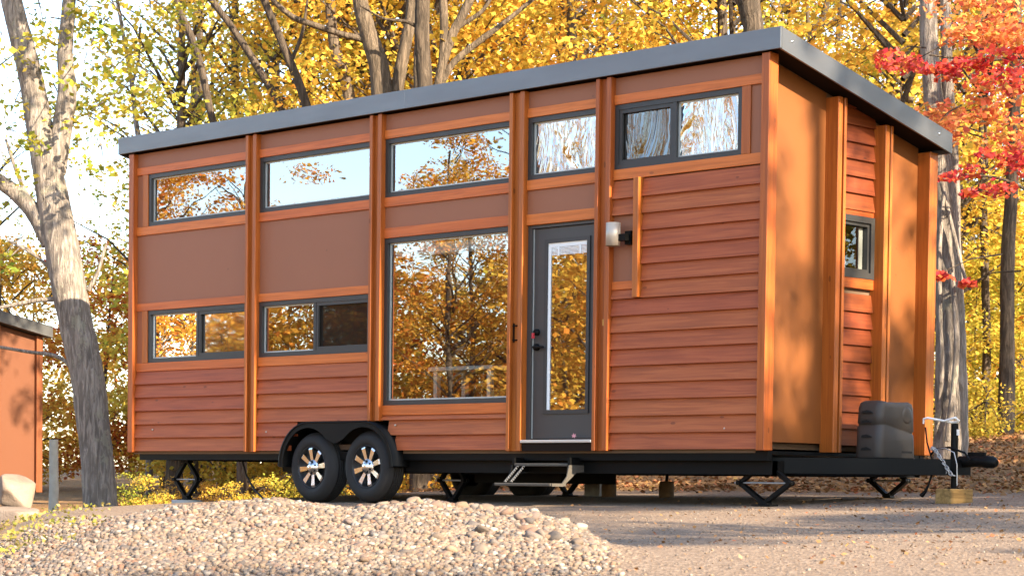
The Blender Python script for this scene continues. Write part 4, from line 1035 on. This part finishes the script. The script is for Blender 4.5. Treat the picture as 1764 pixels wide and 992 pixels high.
# the woods behind: rows of trees going back
WL = 'yellow-leaved tree among many in the dense woods behind the trailer house'; WG = 'trees of the woods behind the house'
rng = np.random.RandomState(5); k = 0
def hd(px, d): P = atd(px, 830, d); return float(P[0]), float(P[1])
for d, x0, x1, stp in ((41, 480, 1900, 270), (48, 400, 1950, 230), (57, 340, 1950, 190), (69, 330, 1950, 170)):
    px = x0
    while px < x1:
        dd_ = d+rng.uniform(-2.5, 2.5); x, y = hd(px+rng.uniform(-40, 40), dd_)
        tone = float(np.clip(rng.normal(.37, .12), .14, .66))
        if px < 520: tone = float(np.clip(rng.normal(.40, .12), .2, .7))
        cr_ = (DENSE[k % 5] if (px > 500) else SPARSE[k % 3])
        zn = ('left third of the roof' if px < 640 else 'middle of the roof' if px < 1050 else 'right third of the roof' if px < 1340 else 'sloping end roof edge' if px < 1620 else 'trailer hitch at the right')
        place_tree(x, y, cr_, TR[k % 6], tone, rng.uniform(0, 6.28), rng.uniform(.9, 1.25), 'yellow-leaved tree among others deep in the woods beyond the '+zn, 'woods beyond the '+zn); k += 1
        px += stp*rng.uniform(.8, 1.2)
# lower orange and gold growth at the left and through the gaps
for (px, d, tone, sc) in [(20, 46, .60, 1.0), (60, 57, .55, 1.2), (182, 47, .80, 1.02), (-40, 50, .6, 1.1), (225, 66, .70, 1.3), (280, 46, .48, 1), (340, 40, .45, .9), (420, 42, .5, .9),
        (520, 39, .48, .8), (640, 38, .5, .8), (760, 38, .45, .8), (880, 38, .48, .8), (1000, 38, .5, .8), (1120, 37, .52, .8), (1250, 37, .5, .8), (1380, 38, .5, .8), (1500, 40, .5, .8),
        (1680, 44, .30, .8), (1740, 42, .27, .75), (1790, 40, .33, .8), (1650, 48, .35, .9), (1720, 52, .40, 1.0), (1800, 50, .45, 1.0), (1760, 60, .45, 1.3)]:
    x, y = hd(px, d); side = px < 300; right = px > 1600
    place_tree(x, y, LOW[k % 3], TRL[k % 3], tone, rng.uniform(0, 6.28), sc,
               'low orange-gold young tree in the gap left of the trailer house' if side else ('low bright yellow-green young tree in the woods at the right' if right else ('low golden young tree behind the left half of the trailer house' if px < 800 else 'low golden young tree behind the right half of the trailer house')),
               'young trees at the left' if side else ('young trees at the right' if right else ('young trees behind the left half' if px < 800 else 'young trees behind the right half')), 'young_tree'); k += 1
for (px, d, tone) in [(-60, 46, .35), (345, 50, .3)]+[(q_, 39+(i_*2.7) % 6, .28+.05*(i_ % 4)) for i_, q_ in enumerate((300, 392, 462))]:
    x, y = hd(px, d); place_tree(x, y, SPARSE[k % 3], TR[k % 6], tone, rng.uniform(0, 6), 1.0, 'airy thin-leaved tree against the white sky above the left end of the roof', 'airy trees above the left roof end', 'airy_tree'); k += 1
# bushes seen below the trailer floor
for i in range(46):
    px = 215+i*33+rng.uniform(-14, 14); d = 30.5+rng.uniform(0, 5)+(3 if px > 1250 else 0)
    x, y = hd(px, d)
    b = link('bush', BUSH[i % 3]); b.location = (x, y, gz(x, y)-.03); s = rng.uniform(.6, 1.15)*(.75 if px > 1250 else (.42 if px < 500 else .85)); b.scale = (s, s, s); b.rotation_euler = (0, 0, rng.uniform(0, 6.28))
    b.color = (float(np.clip(rng.normal(.42, .16), .1, .85)), 0, 0, 1)
    zn = ('left of the trailer wheels' if px < 480 else 'between the wheels and the door step' if px < 860 else 'between the door step and the near jack' if px < 1270 else 'right of the near jack')
    tag(b, 'low yellow bush seen under the trailer, '+zn, 'bush', 'bushes '+zn)
# woods facing the front of the house, mirrored in its windows
ML = 'autumn tree facing the house, seen only mirrored in its windows'; MG = 'trees mirrored in the windows'
for (x, y, kind, tone, sc) in [(-33, -20, 'd', .58, 1), (-29.5, -22, 'd', .6, 1.05), (-36, -26, 'd', .5, 1.1), (-24.5, -25, 'l', .5, .95), (-21.5, -23, 'l', .45, .9), (-18.5, -24, 'l', .5, 1.0), (-20, -28, 'l', .42, 1.2), (-16, -21, 'd', .5, .62),
        (-13.5, -24, 'd', .5, .95), (-10.5, -26, 'd', .55, 1.05), (-12, -20, 'l', .45, 1.0), (-9, -18, 'l', .5, 1.0), (-5, -20, 'l', .42, 1.0), (-8, -23, 'l', .4, 1.0), (-6, -28, 'd', .5, 1.05), (-2, -27, 'd', .45, 1.05), (2, -29, 'd', .5, 1.0), (-3, -24, 'l', .5, .9), (-15, -30, 'd', .45, .8), (-27, -30, 'l', .5, 1.2), (-40, -20, 'd', .6, 1.1), (-23, -33, 'l', .4, 1.3), (-29, -23, 'l', .5, 1.15), (-31, -25.5, 'l', .5, 1.15), (-15.2, -22.5, 'd', .5, .9), (-12, -22, 'd', .55, .9), (-9.2, -22.5, 'd', .5, .9), (-26, -24, 'l', .55, 1.12), (-22.5, -22, 'l', .6, 1.08), (-19.5, -21, 'l', .55, 1.05), (-17, -19, 'l', .6, 1.05), (-14.5, -19, 'd', .6, .7), (-17.5, -26, 'd', .55, .75), (-28, -19.5, 'd', .62, .9), (-31.5, -23, 'd', .65, 1.0), (-29, -25, 'd', .55, 1.0), (-34, -22, 'd', .6, 1.0), (-26.5, -19, 'd', .6, .8), (-30, -34, 'd', .45, .9), (-26, -21.5, 'l', .5, .8)]+[(-38+3.1*i, -27-3*(i % 2), 'l', .40+.03*(i % 4), .95+.1*(i % 3)) for i in range(14)]:
    place_tree(x, y, (DENSE if kind == 'd' else LOW)[k % 3], (TR if kind == 'd' else TRL)[k % 3], tone+.07, rng.uniform(0, 6), sc*(1 if kind == 'd' else 1.22), ML, MG, 'mirrored_tree'); k += 1
for (x, y, kind, sc) in [(14, 11, 'd', 1), (18, 10, 'd', 1.1), (23, 11, 'd', 1.0), (28, 10, 'd', 1.1), (16, 16, 'd', 1.2), (22, 17, 'd', 1.2), (33, 8, 'd', 1), (19, 4.2, 'l', .8), (13.5, 6.0, 'l', .85), (15.5, 4.2, 'l', .7), (16, 7.5, 'l', .9), (22, 1.2, 'l', .9), (25, 3.6, 'l', 1.0), (29, .5, 'l', 1.1), (33, 4, 'l', 1.2), (36, -3, 'd', .8), (38, 3, 'd', .85), (38, -9, 'd', 1), (34, -14, 'd', 1), (40, -16, 'd', 1.1)]:
    place_tree(x, y, (DENSE if kind == 'd' else LOW)[k % 3], (TR if kind == 'd' else TRL)[k % 3], .42, k*1.3, sc, 'tree in the woods on the sunny side, outside the picture', 'woods right of the picture', 'side_tree'); k += 1
# trees on the sunny side, whose shade dapples the end wall and the drive
for (x, y, sc, rz) in [(29, .9, 1.3, .3), (34, 2.6, 1.45, 1.6), (31, -3.0, 1.0, 2), (20, 6.5, .9, 5), (27, 5, .9, 1.0)]:
    place_tree(x, y, SHADE[k % 2], TR[k % 6], .45, rz, sc, 'tree on the sunny side outside the picture, casting dappled shade', 'shade trees outside the picture', 'shade_tree'); k += 1

# ------------------------------------------------------------------ loose leaves and weeds
rng = np.random.RandomState(8)
def flat_leaves(n, fn, ln, lift, name, mat, label):
    x, y = fn(n); C = np.stack([x, y, ground_z(x, y)+lift*rng.rand(len(x))+.006], -1)
    V, F = leaf_quads(C, ln, ln*.75, rng, 1.6); o = link(name, fastmesh(name, V, F, [mat])); tag(o, label, None, None, 'stuff'); return o
def back(n):
    d = rng.uniform(20, 44, n); px = rng.uniform(150, 1850, n); s = (px-882)/FPX*d
    x = CAM[0]+d*FH[0]+s*RH[0]; y = CAM[1]+d*FH[1]+s*RH[1]; k_ = (y > 2.9+rng.rand(n)*1.2) | (x < -.4); return x[k_], y[k_]
flat_leaves(42000, back, .065, .04, 'leaf_litter', 'leaf_litter', 'brown and orange fallen leaves on the forest floor')
def drv(n):
    d = rng.uniform(10.5, 22, n); px = rng.uniform(900, 1800, n)**1.0; s = (px-882)/FPX*d
    x = CAM[0]+d*FH[0]+s*RH[0]; y = CAM[1]+d*FH[1]+s*RH[1]; k_ = (y < 3) & (rng.rand(n) < sstep(700, 1700, px)); return x[k_], y[k_]
flat_leaves(1000, drv, .032, .008, 'fallen_leaves', 'leaf_litter', 'scattered fallen leaves on the gravel drive')
def wd(n):
    d = rng.uniform(14, 25, n); px = rng.uniform(-60, 190, n); s = (px-882)/FPX*d
    x = CAM[0]+d*FH[0]+s*RH[0]; y = CAM[1]+d*FH[1]+s*RH[1]; h = np.sin(x*2.1)*np.sin(y*2.7); k_ = (mound(x, y) < .03) & (h+rng.rand(n) > .35); return x[k_], y[k_]
x, y = wd(1300); C = np.stack([x, y, ground_z(x, y)+.012+.045*rng.rand(len(x))**2], -1); V, F = leaf_quads(C, .045, .03, rng, .2)
o = link('weeds', fastmesh('weeds', V, F, ['leaf_weed'])); tag(o, 'yellow-green low weeds and leaves on the ground at the lower left', None, None, 'stuff')
